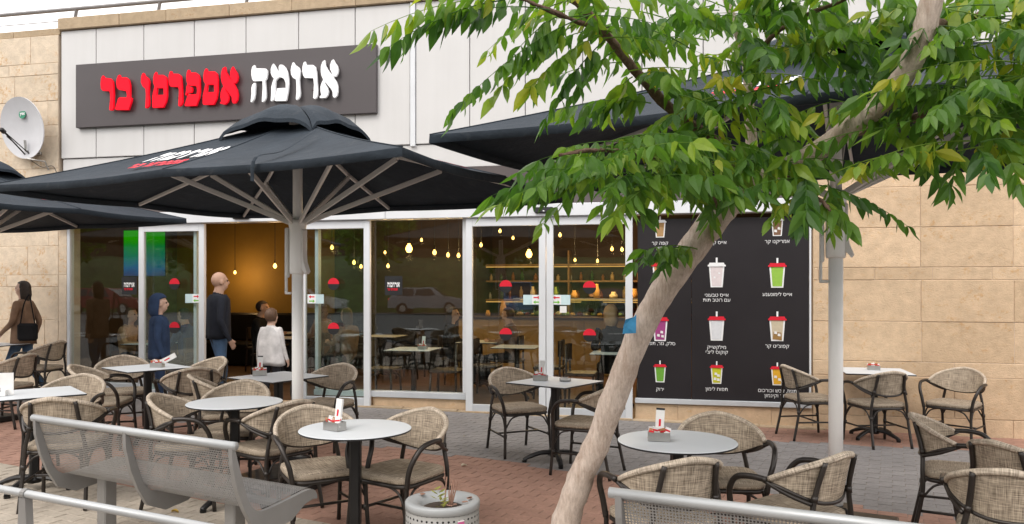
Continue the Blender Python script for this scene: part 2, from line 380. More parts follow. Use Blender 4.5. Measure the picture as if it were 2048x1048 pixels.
M['canopy'] = canvas_mat('charcoal_canvas', (.023, .032, .043))
M['umb_metal'] = plain('umbrella_metal', (.70, .68, .65), .4, .05, .06, 4)
M['umb_pole'] = plain('umbrella_pole_paint', (.88, .865, .835), .38, .0, .03, 2)
M['bench_metal'] = plain('bench_grey_paint', (.235, .228, .218), .42, .25, .08, 4)
M['bench_rail'] = plain('bench_rail_steel', (.40, .41, .41), .38, .35, .06, 4)
M['perf'] = perf_mat('perforated_sheet', (.25, .243, .233), .0135, .33, .45, .2)
M['perf_bin'] = perf_mat('perforated_drum', (.28, .27, .25), .03, .2, .5, .05)
M['drum'] = plain('drum_grey_paint', (.33, .34, .34), .5, .0, .06, 5)
M['soil'] = plain('soil', (.045, .03, .02), .95, 0, .4, 40, .6, 80)
M['bark'] = bark_mat('pale_bark', (.40, .32, .265), (.70, .595, .515))
M['bark_dark'] = bark_mat('brown_bark', (.10, .062, .045), (.24, .16, .12))
M['leaf'] = leaf_mat('leaflets', [(0, (.028, .08, .02)), (.25, (.058, .135, .026)), (.55, (.11, .215, .03)), (.84, (.215, .30, .034)), (1, (.48, .38, .035))])
for k_, st_ in (('sign_red', .30), ('sign_white', .12)):      # weak emission added to the letter colours so they look vivid
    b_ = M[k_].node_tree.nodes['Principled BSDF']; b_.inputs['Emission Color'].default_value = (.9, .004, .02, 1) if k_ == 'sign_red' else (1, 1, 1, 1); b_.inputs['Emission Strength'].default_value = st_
M['steel'] = plain('brushed_steel', (.42, .41, .39), .3, .8, .1, 12)
M['paper'] = plain('white_paper', (.78, .77, .75), .6, 0, .05, 20)
M['sugar'] = plain('brown_sugar_sachet', (.42, .2, .09), .6)
WHITE_LETTERS = [[[(0.592,0.258),(0.6,0.215),(0.755,0.202),(0.777,0.179),(0.78,0.125),(0.77,0.067),(0.747,0.04),(0.755,-0.062),(0.761,-0.134),(0.761,-0.192),(0.743,-0.231),(0.715,-0.253),(0.699,-0.248),(0.707,-0.131),(0.711,-0.052),(0.709,0.038),(0.572,0.041),(0.552,0.073),(0.541,0.124),(0.541,0.189),(0.556,0.239),(0.576,0.256)],[(0.6,0.016),(0.6,-0.039),(0.596,-0.14),(0.584,-0.197),(0.548,-0.247),(0.53,-0.242),(0.542,-0.137),(0.542,-0.05),(0.556,-0.007),(0.58,0.013)]],
 [[(0.872,0.263),(0.905,0.218),(0.932,0.166),(0.944,0.115),(0.952,0.143),(0.952,0.215),(0.969,0.241),(1.007,0.239),(1.05,0.202),(1.081,0.136),(1.097,0.049),(1.099,-0.023),(1.089,-0.123),(1.066,-0.243),(1.054,-0.253),(0.901,-0.248),(0.891,-0.234),(0.928,-0.078),(1.058,-0.078),(1.054,-0.006),(1.031,0.045),(0.983,0.073),(0.944,0.068),(0.905,0.031),(0.901,-0.026),(0.897,-0.098),(0.889,-0.184),(0.872,-0.233),(0.842,-0.25),(0.832,-0.239),(0.84,-0.138),(0.842,-0.052),(0.861,0.012),(0.881,0.058),(0.85,0.092),(0.834,0.136),(0.834,0.193),(0.85,0.236)]],
 [[(1.171,0.263),(1.191,0.23),(1.249,0.19),(1.269,0.146),(1.265,0.089),(1.255,0.026),(1.261,-0.075),(1.269,-0.154),(1.265,-0.203),(1.241,-0.238),(1.214,-0.251),(1.206,-0.229),(1.214,-0.151),(1.214,-0.043),(1.209,0.025),(1.164,0.052),(1.136,0.097),(1.13,0.154),(1.14,0.211),(1.157,0.253)]],
 [[(1.342,0.263),(1.359,0.214),(1.458,0.208),(1.489,0.183),(1.506,0.111),(1.514,-0.003),(1.524,-0.117),(1.521,-0.202),(1.504,-0.241),(1.474,-0.248),(1.46,-0.235),(1.467,-0.143),(1.472,-0.058),(1.462,0.032),(1.335,0.044),(1.311,0.08),(1.301,0.137),(1.304,0.194),(1.319,0.247)]],
 [[(1.627,0.264),(1.636,0.196),(1.669,0.137),(1.725,0.064),(1.734,0.077),(1.707,0.135),(1.705,0.191),(1.726,0.247),(1.751,0.267),(1.772,0.226),(1.806,0.182),(1.822,0.128),(1.814,0.072),(1.791,0.034),(1.764,0.039),(1.753,0.051),(1.757,0.019),(1.795,-0.033),(1.814,-0.09),(1.816,-0.161),(1.806,-0.217),(1.776,-0.247),(1.757,-0.246),(1.745,-0.221),(1.742,-0.171),(1.719,-0.128),(1.673,-0.076),(1.627,-0.02),(1.635,-0.059),(1.665,-0.104),(1.681,-0.154),(1.673,-0.203),(1.642,-0.241),(1.558,-0.241),(1.554,-0.222),(1.577,-0.202),(1.566,-0.148),(1.566,-0.091),(1.581,-0.042),(1.608,0.002),(1.581,0.057),(1.57,0.114),(1.573,0.185),(1.593,0.241)]]]
RED_LETTERS = [[[(-1.81,0.256),(-1.795,0.223),(-1.689,0.207),(-1.655,0.169),(-1.642,0.097),(-1.636,-0.021),(-1.64,-0.217),(-1.659,-0.249),(-1.696,-0.25),(-1.708,-0.233),(-1.693,-0.11),(-1.693,-0.018),(-1.704,0.028),(-1.817,0.037),(-1.844,0.068),(-1.851,0.134),(-1.844,0.213),(-1.825,0.247)]],
 [[(-1.539,0.251),(-1.527,0.211),(-1.427,0.208),(-1.389,0.174),(-1.367,0.095),(-1.367,-0.077),(-1.339,-0.089),(-1.348,-0.14),(-1.393,-0.258),(-1.599,-0.248),(-1.61,-0.231),(-1.561,-0.09),(-1.539,-0.072),(-1.423,-0.078),(-1.415,-0.046),(-1.43,0.014),(-1.546,0.036),(-1.58,0.067),(-1.591,0.133),(-1.584,0.198),(-1.561,0.242)]],
 [[(-1.148,0.254),(-1.13,0.217),(-1.075,0.176),(-1.056,0.129),(-1.062,0.052),(-1.067,-0.051),(-1.056,-0.142),(-1.06,-0.219),(-1.101,-0.25),(-1.119,-0.242),(-1.112,-0.139),(-1.108,-0.049),(-1.115,0.026),(-1.163,0.067),(-1.189,0.124),(-1.185,0.201),(-1.167,0.245)]],
 [[(-0.946,0.258),(-0.935,0.213),(-0.83,0.207),(-0.789,0.179),(-0.771,0.113),(-0.771,-0.092),(-0.786,-0.168),(-0.83,-0.25),(-0.998,-0.247),(-1.005,-0.222),(-1.005,-0.08),(-0.983,0.003),(-0.968,0.047),(-0.99,0.106),(-0.99,0.177),(-0.972,0.234)],[(-0.928,0.029),(-0.826,0.023),(-0.822,-0.073),(-0.939,-0.071)]],
 [[(-0.702,0.254),(-0.691,0.216),(-0.588,0.208),(-0.55,0.177),(-0.539,0.089),(-0.528,-0.086),(-0.524,-0.187),(-0.543,-0.23),(-0.577,-0.249),(-0.59,-0.235),(-0.584,-0.124),(-0.579,-0.016),(-0.592,0.025),(-0.718,0.038),(-0.737,0.073),(-0.744,0.134),(-0.741,0.202),(-0.725,0.245)]],
 [[(-0.422,0.257),(-0.406,0.216),(-0.316,0.211),(-0.275,0.182),(-0.255,0.127),(-0.252,-0.061),(-0.264,-0.14),(-0.309,-0.252),(-0.482,-0.249),(-0.49,-0.233),(-0.444,-0.104),(-0.429,-0.091),(-0.301,-0.091),(-0.294,-0.032),(-0.305,0.023),(-0.429,0.039),(-0.422,0.022),(-0.376,0.01),(-0.369,-0.028),(-0.384,-0.064),(-0.444,-0.067),(-0.471,-0.103),(-0.478,-0.089),(-0.467,-0.036),(-0.463,0.018),(-0.444,0.057),(-0.459,0.098),(-0.463,0.159),(-0.456,0.219),(-0.44,0.252)]],
 [[(-0.148,0.258),(-0.133,0.213),(-0.025,0.21),(0.013,0.178),(0.027,0.098),(0.026,-0.062),(0.009,-0.168),(-0.036,-0.249),(-0.196,-0.244),(-0.207,-0.223),(-0.205,-0.117),(-0.181,-0.024),(-0.166,0.042),(-0.192,0.083),(-0.196,0.157),(-0.185,0.217),(-0.166,0.252)],[(-0.129,0.033),(-0.032,0.028),(-0.025,-0.076),(-0.144,-0.073)]],
 [[(0.142,0.264),(0.153,0.197),(0.19,0.135),(0.231,0.073),(0.238,0.082),(0.216,0.133),(0.22,0.193),(0.238,0.238),(0.26,0.26),(0.278,0.229),(0.322,0.167),(0.336,0.113),(0.326,0.061),(0.3,0.026),(0.271,0.031),(0.286,0.004),(0.322,-0.064),(0.336,-0.131),(0.33,-0.197),(0.3,-0.242),(0.264,-0.25),(0.245,-0.219),(0.242,-0.166),(0.205,-0.111),(0.142,-0.035),(0.153,-0.069),(0.19,-0.124),(0.197,-0.171),(0.183,-0.223),(0.138,-0.257),(0.072,-0.244),(0.061,-0.23),(0.083,-0.211),(0.068,-0.157),(0.072,-0.091),(0.094,-0.032),(0.116,-0.007),(0.087,0.054),(0.076,0.115),(0.079,0.181),(0.101,0.246)]]]

# ------------------------------------------------------------------ ground and paving
gm = MB(); xs = [-400, -60, -20, -7, .6, 7, 20, 60, 400]; ys = [-400, -60, -20, 0, 8.6, 14, 40, 400]
gm.sheet([[(x, y, gz(x) - .075 - (.0 if y < 8 else .15)) for x in xs] for y in ys])
ground = tag(gm.build('ground', M['asphalt']), 'asphalt ground running out past the terrace', kind='structure')
bed = MB(); xs = [-11 + i * 1.0 for i in range(20)]
def fline(x, off=0): return 9.977 - (x - .486) * math.tan(-FA) * 1.0 + off       # facade line y at x
bed.sheet([[(x, 1.2, gz(x) - .0035) for x in xs], [(x, fline(x) + .05, gz(x) - .0035) for x in xs]])
pave = tag(bed.build('pavement', M['bedding']), 'paved cafe terrace in red grey and beige pavers', kind='structure')
PW, PD, PH = .2, .1, .05
def zone(p):
    t = p.dot(TD); d = (FP0 - p).dot(FN)
    u = (p - FP0).dot(FD)
    if d < .02: return None
    if u > 1.9 and d < .95: return 0
    if t < 4.22: return 2
    if t < 6.5: return 0
    return 1
cand = []
j0, j1 = int(1.6 / PD), int(13.5 / PD)
for j in range(j0, j1):
    t = j * PD; sh = (j % 2) * PW / 2
    for i in range(-62, 42):
        s_ = i * PW + sh; c = SD * s_ + TD * t
        if c.y < 2.2 or c.x < -9.5 or c.x > 7: continue
        z_ = zone(c)
        if z_ is None: continue
        px = CXP + c.x / c.y * FPX; py = HZ + (EYE - gz(c.x)) / c.y * FPX
        if px < -300 or px > 2350: continue
        if py > 1240: continue
        vis = -60 < px < 2100 and py < 1056
        cand.append((-(1 / c.y) if vis else 1, c, z_))
rp = random.Random(3)
near = sorted(range(len(cand)), key=lambda k: cand[k][0])[:300]; near_set = set(near)
pm = [M['pav_red'], M['pav_grey'], M['pav_beige']]
unit = []
for k in range(3):
    b = MB(); b.bbox((0, 0, -PH / 2), (PW - .003, PD - .003, PH), .0025); unit.append(b.mesh('paver', pm[k]))
field = MB()
for k, (w, c, z_) in enumerate(cand):
    jz = rp.uniform(-.0009, .0009); rz = SA + rp.uniform(-.008, .008)
    pos = Vector((c.x, c.y, gz(c.x) + jz)); tl = rp.uniform(-.0025, .0025)
    if k in near_set:
        link('paver', unit[z_], pave, pos, (tl, 0, rz))
    else:
        ex = Vector((math.cos(rz), math.sin(rz), 0)) * (PW - .003) / 2; ey = Vector((-math.sin(rz), math.cos(rz), 0)) * (PD - .003) / 2
        b = len(field.v); dn = Vector((0, 0, -.02)); e = .93
        for sx, sy in ((-1, -1), (1, -1), (1, 1), (-1, 1)): field.v.append(pos + ex * sx * .985 + ey * sy * .97)
        for sx, sy in ((-1, -1), (1, -1), (1, 1), (-1, 1)): field.v.append(pos + ex * sx + ey * sy + dn)
        field.face((b, b + 1, b + 2, b + 3), z_)
        for q in range(4): field.face((b + 4 + q, b + 4 + (q + 1) % 4, b + (q + 1) % 4, b + q), z_)
tag(field.build('paver_field', pm, pave), kind='stuff')

# ------------------------------------------------------------------ the cafe building
bld = fthing('cafe_building', 0, 0, 0, 'single storey cafe front with white cladding over limestone walls and glass', 'building')
def fbox(name, u0, u1, v0, v1, z0, z1, mat, parent=bld, bev=.004, loc=True):
    b = MB(); c = Vector(((u0 + u1) / 2, (v0 + v1) / 2, (z0 + z1) / 2)); b.bbox((0, 0, 0), (u1 - u0, v1 - v0, z1 - z0), bev)
    return b.build(name, mat, parent, loc=c)
rs = random.Random(11)
def stone_wall(u0, u1, zs, lens, mat, seed):
    w = MB(); w.box(((u0 + u1) / 2, .10, (zs[0] + zs[-1]) / 2), (u1 - u0, .26, zs[-1] - zs[0])); w = w.build('stone_wall', M['mortar'], bld)
    q = random.Random(seed)
    for k in range(len(zs) - 1):
        z0, z1 = zs[k], zs[k + 1]; off = lens[k][1]; L = lens[k][0]
        u = u0 - ((u0 - off) % L)
        while u < u1 - .01:
            a, b = max(u, u0), min(u + L, u1)
            if b - a > .05:
                pr = .034 + q.uniform(0, .007)
                fbox('block', a + .0025, b - .0025, -pr, .06, z0 + .0025, z1 - .0025, mat, w, .005)
            u += L
    return w
zl = [-.15, .1, .52, .68, 1.145, 1.64, 1.81, 2.24, 2.75, 2.92, 3.39, 3.86, 4.03, 4.39, 4.78, 4.95, 5.36]
stone_wall(-12.5, -7.345, zl, [(.95, -8.23 + (.47 if k % 3 else 0) - .1 * k) for k in range(len(zl) - 1)], M['stone_left'], 4)
zr = [-.2, .13, .60, .77, 1.236, 1.72, 1.866, 2.33, 2.80, 3.25]
stone_wall(3.17, 9.5, zr, [(.963, 4.342), (.963, 4.7), (.8, 3.9), (.963, 4.355), (.963, 4.35), (.62, 3.85), (.963, 4.342), (.963, 4.342), (.963, 4.7)], M['stone'], 5)
stone_wall(-7.19, -5.95, [-.15, .165], [(1.3, -7.2)], M['stone_left'], 6)
stone_wall(-2.40, -1.10, [-.15, .165], [(1.4, -2.5)], M['stone'], 7)
stone_wall(1.08, 3.165, [-.2, .185], [(1.1, 1.6)], M['stone'], 8)
stone_wall(-7.345, -7.2, [-.15, .68, 1.81, 2.52], [(.5, -7.5)] * 3, M['stone_left'], 9)
# strip of light stone at the foot of the glass
led = MB(); 
for k in range(14):
    a = -7.2 + k * .75
    if a > 3: break
    x = FW(a + .37).x
    fbox('kerb_stone', a + .003, a + .747, -.14, -.012, -.15, gz(x) + .022, M['coping'], bld, .008)
# white cladding panels
seams = [-7.305, -6.705, -5.912, -5.095, -4.286, -3.488, -2.657, -1.873]
fbox('cladding_back', -7.29, 9.4, .03, .3, 3.20, 5.40, M['joint'])
for a, b in zip(seams[:-1], seams[1:]): fbox('cladding_panel', a + .005, b - .005, -.03, .028, 3.53, 5.405, M['panel'], bev=.006)
fbox('corner_trim', -1.868, -1.80, -.05, .028, 3.50, 5.405, M['alu_light'])
a = -1.797
while a < 9.3:
    fbox('cladding_panel', a + .005, a + .74 - .005, -.03, .028, 3.53, 5.405, M['panel'], bev=.006); a += .74
fbox('soffit_band', -7.29, 9.4, -.005, .028, 3.21, 3.52, M['panel'])
fbox('fascia', -7.30, 3.16, -.02, .028, 2.70, 3.205, M['fascia'])
# coping
cp = MB(); cp.box((1.1, .14, 5.50), (16.8, .30, .13)); cp = cp.build('coping', M['mortar'], bld)
a = -7.32; q = random.Random(2)
while a < 9.3:
    L = q.uniform(.75, 1.05); fbox('coping_stone', a + .002, a + L - .002, -.075 - q.uniform(0, .006), .30, 5.415, 5.585, M['coping'], cp, .006); a += L
a = -12.4
while a < -7.6:
    L = min(.85, -7.33 - a); fbox('coping_stone', a + .003, a + L - .003, -.02, .30, 5.365, 5.465, M['coping'], cp, .006); a += L
fbox('roof_slab', -12.5, 9.5, .32, 9, 3.35, 5.3, M['mortar'])
# door header beam
hb = MB(); hb.bbox((-4.76, -.06, 2.61), (5.17, .22, .157), .006); hb = hb.build('header_beam', M['alu_light'], bld)
h2 = MB(); h2.bbox((.415, -.06, 2.61), (5.17, .22, .157), .006); h2 = h2.build('header_beam', M['alu_light'], bld)
for par, u in ((hb, -4.263), (h2, -.045)):
    s_ = MB(); s_.bbox((u, -.19, 2.605), (.235, .05, .072), .008, 0); s_.box((u, -.2165, 2.592), (.02, .004, .012), 1); s_.build('motion_sensor', [M['black_print'], M['white_print']], par)
# fixed windows
def logo_sticker(parent, u, z, w=.245):
    b = MB(); b.box((0, 0, 0), (w, .003, w * 1.03)); st = b.build('logo_sticker', M['black_print'], parent, loc=(u, -.012, z))
    return st
def window(u0, u1, z0, z1, label):
    w = link('shop_window', None, bld); w['label'] = label
    fbox('frame', u0, u0 + .05, -.04, .05, z0 + .08, z1, M['alu'], w); fbox('frame', u1 - .05, u1, -.04, .05, z0 + .08, z1, M['alu_light'], w)
    fbox('sill', u0, u1, -.075, .06, z0, z0 + .078, M['alu'], w)
    b = MB(); b.box(((u0 + u1) / 2, .0, (z0 + .08 + z1) / 2), (u1 - u0 - .1, .008, z1 - z0 - .08)); b.build('pane', M['glass'], w)
    return w
wl = window(-7.195, -5.05, .17, 2.53, 'fixed shop window at the left with a black sticker')
wm = window(-3.24, -1.10, .17, 2.53, 'fixed shop window between the sliding doors with a black sticker')

# interior of the cafe
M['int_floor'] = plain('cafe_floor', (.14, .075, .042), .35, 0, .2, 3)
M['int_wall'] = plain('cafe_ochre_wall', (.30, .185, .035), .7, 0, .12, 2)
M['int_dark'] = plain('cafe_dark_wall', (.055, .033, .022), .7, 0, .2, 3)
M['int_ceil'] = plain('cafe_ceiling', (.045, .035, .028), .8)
M['wood'] = plain('oak_veneer', (.34, .20, .085), .5, 0, .2, 5)
def sbox(name, u0, u1, v0, v1, z0, z1, mat, label):
    b = MB(); b.box((0, 0, 0), (u1 - u0, v1 - v0, z1 - z0)); o = b.build(name, mat, None, loc=FW((u0 + u1) / 2, (v0 + v1) / 2, (z0 + z1) / 2), rot=(0, 0, FA))
    return tag(o, label, kind='structure')
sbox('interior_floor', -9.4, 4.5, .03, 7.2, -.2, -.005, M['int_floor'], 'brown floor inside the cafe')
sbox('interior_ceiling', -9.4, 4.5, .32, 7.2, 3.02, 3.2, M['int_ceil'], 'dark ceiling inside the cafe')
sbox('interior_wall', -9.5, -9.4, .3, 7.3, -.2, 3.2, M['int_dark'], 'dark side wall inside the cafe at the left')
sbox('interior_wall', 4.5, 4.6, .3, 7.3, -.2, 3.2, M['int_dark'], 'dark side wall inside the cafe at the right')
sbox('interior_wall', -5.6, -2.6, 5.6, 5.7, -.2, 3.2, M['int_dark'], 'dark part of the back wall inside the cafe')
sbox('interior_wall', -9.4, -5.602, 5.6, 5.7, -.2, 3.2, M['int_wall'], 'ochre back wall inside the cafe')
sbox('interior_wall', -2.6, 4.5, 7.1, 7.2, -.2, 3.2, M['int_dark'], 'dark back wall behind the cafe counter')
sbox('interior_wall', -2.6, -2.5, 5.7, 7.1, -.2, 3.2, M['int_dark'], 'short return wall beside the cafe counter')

# ------------------------------------------------------------------ sliding doors
def arrow(mb, x, z, d, m, y=-.004):
    b = len(mb.v)
    for px, pz in ((x + .045 * d, z), (x + .015 * d, z + .024), (x + .015 * d, z + .008), (x - .04 * d, z + .008), (x - .04 * d, z - .008), (x + .015 * d, z - .008), (x + .015 * d, z - .024)):
        mb.v.append(Vector((px, y, pz)))
    mb.face(list(range(b, b + 7)) if d < 0 else list(range(b, b + 7))[::-1], m)
def door(u0, u1, dots, hx, side, z0, label):
    w = u1 - u0; d = fthing('sliding_door', u0, -.09, 0, label, 'door', 'sliding doors'); zt = 2.525; st = .088
    b = MB(); b.bbox((st / 2, 0, (z0 + zt) / 2), (st, .055, zt - z0), .005); b.build('stile', M['alu_light'], d)
    b = MB(); b.bbox((w - st / 2, 0, (z0 + zt) / 2), (st, .055, zt - z0), .005); b.build('stile', M['alu_light'], d)
    b = MB(); b.bbox((w / 2, 0, zt - .055), (w - 2 * st - .001, .05, .10), .004); b.bbox((w / 2, .01, zt - .002), (w - .12, .05, .045), .004); b.build('top_rail', M['alu_light'], d)
    b = MB(); b.bbox((w / 2, 0, z0 + .065), (w - 2 * st - .001, .05, .125), .004); b.build('bottom_rail', M['alu'], d)
    b = MB(); b.box((w / 2, .004, (z0 + zt) / 2), (w - 2 * st, .008, zt - z0 - .2)); b.build('pane', M['glass'], d)
    for du, dz in dots:
        b = MB(); n = 28
        for half, mt in ((0, 0), (1, 1)):
            k0 = len(b.v)
            for k in range(n // 2 + 1):
                a = math.pi * (k / (n // 2) + half); 
                for yy in (-.004, -.001): b.v.append(Vector((.082 * math.cos(a), yy, .082 * math.sin(a))))
            L = n // 2 + 1
            b.face([k0 + 2 * k for k in range(L)][::-1], mt); b.face([k0 + 2 * k + 1 for k in range(L)], mt)
            for k in range(L - 1): b.face((k0 + 2 * k, k0 + 2 * k + 1, k0 + 2 * k + 3, k0 + 2 * k + 2), mt)
        b.build('warning_dot', [M['red_print'], M['black_print']], d, loc=(du - u0, -.004, dz))
    b = MB(); b.box((0, 0, 0), (.24, .003, .125)); px = -.055 * side * -1
    b.box((.055 * side, -.002, .0), (.12, .003, .118), 1)
    arrow(b, .055 * side, .028, side, 2); arrow(b, .055 * side, -.03, -side, 3)
    M.setdefault('sticker_blue', plain('pale_sticker', (.55, .70, .72), .5)); M.setdefault('green_print', plain('green_print', (.16, .50, .03), .5))
    b.build('push_sticker', [M['sticker_blue'], M['white_print'], M['red_print'], M['green_print']], d, loc=(hx - u0, -.006, 1.475))
    return d
door(-5.93, -4.88, [(-5.363, 1.678), (-5.363, 1.061)], -5.07, 1, .055, 'open sliding door leaf left of the bald man')
door(-3.43, -2.41, [(-2.939, 1.677), (-2.939, 1.075)], -3.20, -1, .03, 'open sliding door leaf just right of the centre parasol pole')
d3 = door(-1.087, -.036, [(-.559, 1.644), (-.559, 1.032)], -.21, 1, -.005, 'left leaf of the closed pair of sliding doors')
d4 = door(-.028, 1.052, [(.518, 1.631), (.518, 1.033)], .155, -1, -.015, 'right leaf of the closed pair of sliding doors, beside the menu board')
b = MB(); b.box((0, 0, 0), (.085, .002, .085)); b.build('notice', M['paper'], d4, loc=(.185 + .028, -.006, 1.355))

# ------------------------------------------------------------------ lettering
def scaled(polys, k, dx=0, dz=0): return [[(x * k + dx, z * k + dz) for x, z in p] for p in polys]
sign = fthing('shop_sign', -4.66, -.03, 3.957, 'long dark grey shop sign with red and white raised Hebrew letters', 'sign')
b = MB(); b.bbox((0, -.035, .46), (4.66, .07, .92), .004); b.build('signboard', M['signboard'], sign)
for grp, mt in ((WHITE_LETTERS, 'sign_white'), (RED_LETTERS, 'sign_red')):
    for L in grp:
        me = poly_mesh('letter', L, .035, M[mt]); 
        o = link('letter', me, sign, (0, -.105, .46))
        cx = sum(p[0] for p in L[0]) / len(L[0])
        s_ = MB(); 
        for zz in (.12, -.12): s_.tube([(cx, -.071, .46 + zz), (cx, -.104, .46 + zz)], .008, 6)
        s_.build('standoff', M['sign_side'], o, loc=(0, .105, -.46))
def logo_mesh(k, m_white, m_red, name='logo', ext=.002):
    """the two-line mark: white word above, small red words below its left part"""
    cw = 1.176; mes = []
    for L in WHITE_LETTERS: mes.append((poly_mesh('l', scaled(L, k, -cw * k, .10 * k), ext, m_white), 0))
    kr = k * .48
    for L in RED_LETTERS: mes.append((poly_mesh('l', scaled(L, kr, .757 * kr - .1 * k, -.36 * k), ext, m_red), 1))
    v = []; f = []; mi = []
    for me, i in mes:
        o = len(v); v += [tuple(x.co) for x in me.vertices]
        for p in me.polygons: f.append([o + a for a in p.vertices]); mi.append(i)
        bpy.data.meshes.remove(me)
    me = bpy.data.meshes.new(name); me.from_pydata(v, [], f); me.materials.append(m_white); me.materials.append(m_red); me.polygons.foreach_set('material_index', mi); me.update()
    return me
LOGO_S = logo_mesh(.135, M['white_print'], M['red_print'])
for w, u in ((wl, -6.165), (wm, -2.115)):
    b = MB(); b.box((0, 0, 0), (.25, .003, .255)); b.build('logo_sticker', M['black_print'], w, loc=(u, -.008, 1.655))
    link('sticker_print', LOGO_S, w, (u, -.011, 1.655))

# ------------------------------------------------------------------ drinks menu board
menu = fthing('drinks_menu_board', 1.08, -.02, .20, 'tall dark menu board with a grid of coloured drink cups', 'menu board')
BW, BH = 2.07, 2.33
b = MB(); b.bbox((BW / 2 * .315 + .0, 0, BH / 2), (BW * .315, .03, BH - .1), .002); b.build('board', M['menu'], menu, loc=(.03, 0, 0))
b = MB(); b.bbox((0, 0, BH / 2), (BW * .655, .03, BH - .1), .002); b.build('board', M['menu'], menu, loc=(.034 + BW * .315 + BW * .655 / 2, 0, 0))
b = MB(); b.bbox((BW / 2, -.02, .03), (BW, .075, .06), .004); b.build('frame', M['alu'], menu)
b = MB(); b.bbox((BW - .012, -.01, BH / 2 + .03), (.022, .05, BH - .07), .003); b.build('frame', M['alu_light'], menu)
colm = {}
def cm(n, c):
    if n not in colm: colm[n] = plain('print_' + n, c, .5, 0, .06, 30)
    return colm[n]
DR = {'tan': (.42, .25, .10), 'brown': (.20, .10, .05), 'pink': (.70, .62, .62), 'lime': (.28, .50, .06), 'purple': (.33, .05, .20), 'white': (.66, .67, .69), 'cream': (.55, .47, .34),
      'green': (.14, .36, .035), 'yellow': (.55, .55, .02), 'orange': (.70, .38, .02), 'amber': (.6, .3, .1), 'coffee': (.30, .17, .05)}
def cup(u, z, h, drink, lid, extras, straw=True):
    """flat printed cup: white outline, drink, lid, straw"""
    b = MB(); w1 = h * .255; w0 = h * .195
    def quad(pts, m, y):
        k = len(b.v)
        for x, zz in pts: b.v.append(Vector((x, y, zz)))
        b.face(list(range(k, k + len(pts))), m)
    quad([(-w0, 0), (w0, 0), (w1, h * .72), (-w1, h * .72)], 0, 0)
    e = h * .045; quad([(-w0 + e, e), (w0 - e, e), (w1 - e * 1.2, h * .72), (-w1 + e * 1.2, h * .72)], 1, -.0025)
    for k, (x, zz, s_, m) in enumerate(extras): quad([(x - s_, zz - s_ * .7), (x + s_, zz - s_), (x + s_ * .9, zz + s_ * .8), (x - s_ * .8, zz + s_)], m, -.005 - .0012 * k)
    if lid is not None:
        quad([(-w1 * 1.16, h * .70), (w1 * 1.16, h * .70), (w1 * 1.16, h * .755), (w1 * 1.02, h * .765), (w1 * .92, h * .83), (-w1 * .92, h * .83), (-w1 * 1.02, h * .765), (-w1 * 1.16, h * .755)], 2, -.012)
    if straw: quad([(-h * .03, h * .83), (h * .03, h * .83), (h * .03, h * 1.0), (-h * .03, h * 1.0)], 0, -.014)
    b.build('cup_print', [M['white_print'], cm(drink, DR[drink]), M['red_print'] if lid == 'red' else M['white_print'], M['paper'], cm('coffee', DR['coffee'])], menu, loc=(u - 1.08, -.018, z - .20))
ice = lambda *p: [(x, z, .017, 3) for x, z in p]
C1, C2, C3 = 1.385, 2.062, 2.765
cup(C1, 2.25, .26, 'tan', 'white', [(0, .165, .042, 4)])
cup(C2, 2.25, .26, 'brown', 'white', ice((.0, .1), (.02, .06)))
cup(C3, 2.25, .26, 'brown', 'white', ice((.02, .09), (-.02, .06)))
cup(C1, 1.64, .36, 'amber', 'red', [])
cup(C2, 1.635, .36, 'pink', 'white', [(-.02, .13, .022, 2), (.02, .19, .014, 2)][:0] + [(-.025, .12, .012, 0), (.03, .17, .012, 0)])
cup(C3, 1.63, .355, 'lime', 'red', [])
cup(C1, .97, .355, 'purple', 'red', ice((-.02, .07), (.02, .11), (.03, .06)))
cup(C2, .985, .355, 'white', 'red', [])
cup(C3, .99, .355, 'cream', 'red', [(0, .06, .052, 4)] + ice((.02, .075), (-.02, .10)))
cup(C1, .46, .27, 'green', 'red', [])
cup(C2, .46, .275, 'yellow', 'red', ice((-.02, .06), (.02, .10), (-.01, .12), (.02, .05)))
cup(C3, .46, .275, 'orange', 'red', ice((-.02, .10), (.025, .07)))
CAP = [(C1, 2.16, 'קפה קר\nתות'), (C2, 2.16, 'אייס קפה'), (C3, 2.165, 'אמריקנו קר'), (C2, 1.52, 'אייס טבעוני\nעם רוטב תות'), (C3, 1.53, 'אייס לימונענע'),
       (C1, 1.53, 'אייס מנגו'), (C1, .92, 'סלק, גזר, תפוח'), (C2, .885, "מילקשייק\nקוקוס ליצ'י"), (C3, .91, "קפוצ'ינו קר"), (C1, .355, 'ירוק'), (C2, .375, 'תפוח לימון'), (C3, .375, 'תפוז, דבש וכורכום\nלימון וקינמון')]
for u, z, tx in CAP:
    for k, ln in enumerate(tx.split('\n')): link('caption', text_mesh('caption', heb(ln), .060, M['white_print'], .001, bold=.0), menu, (u - 1.08, -.019, z - .20 - .06 * k))

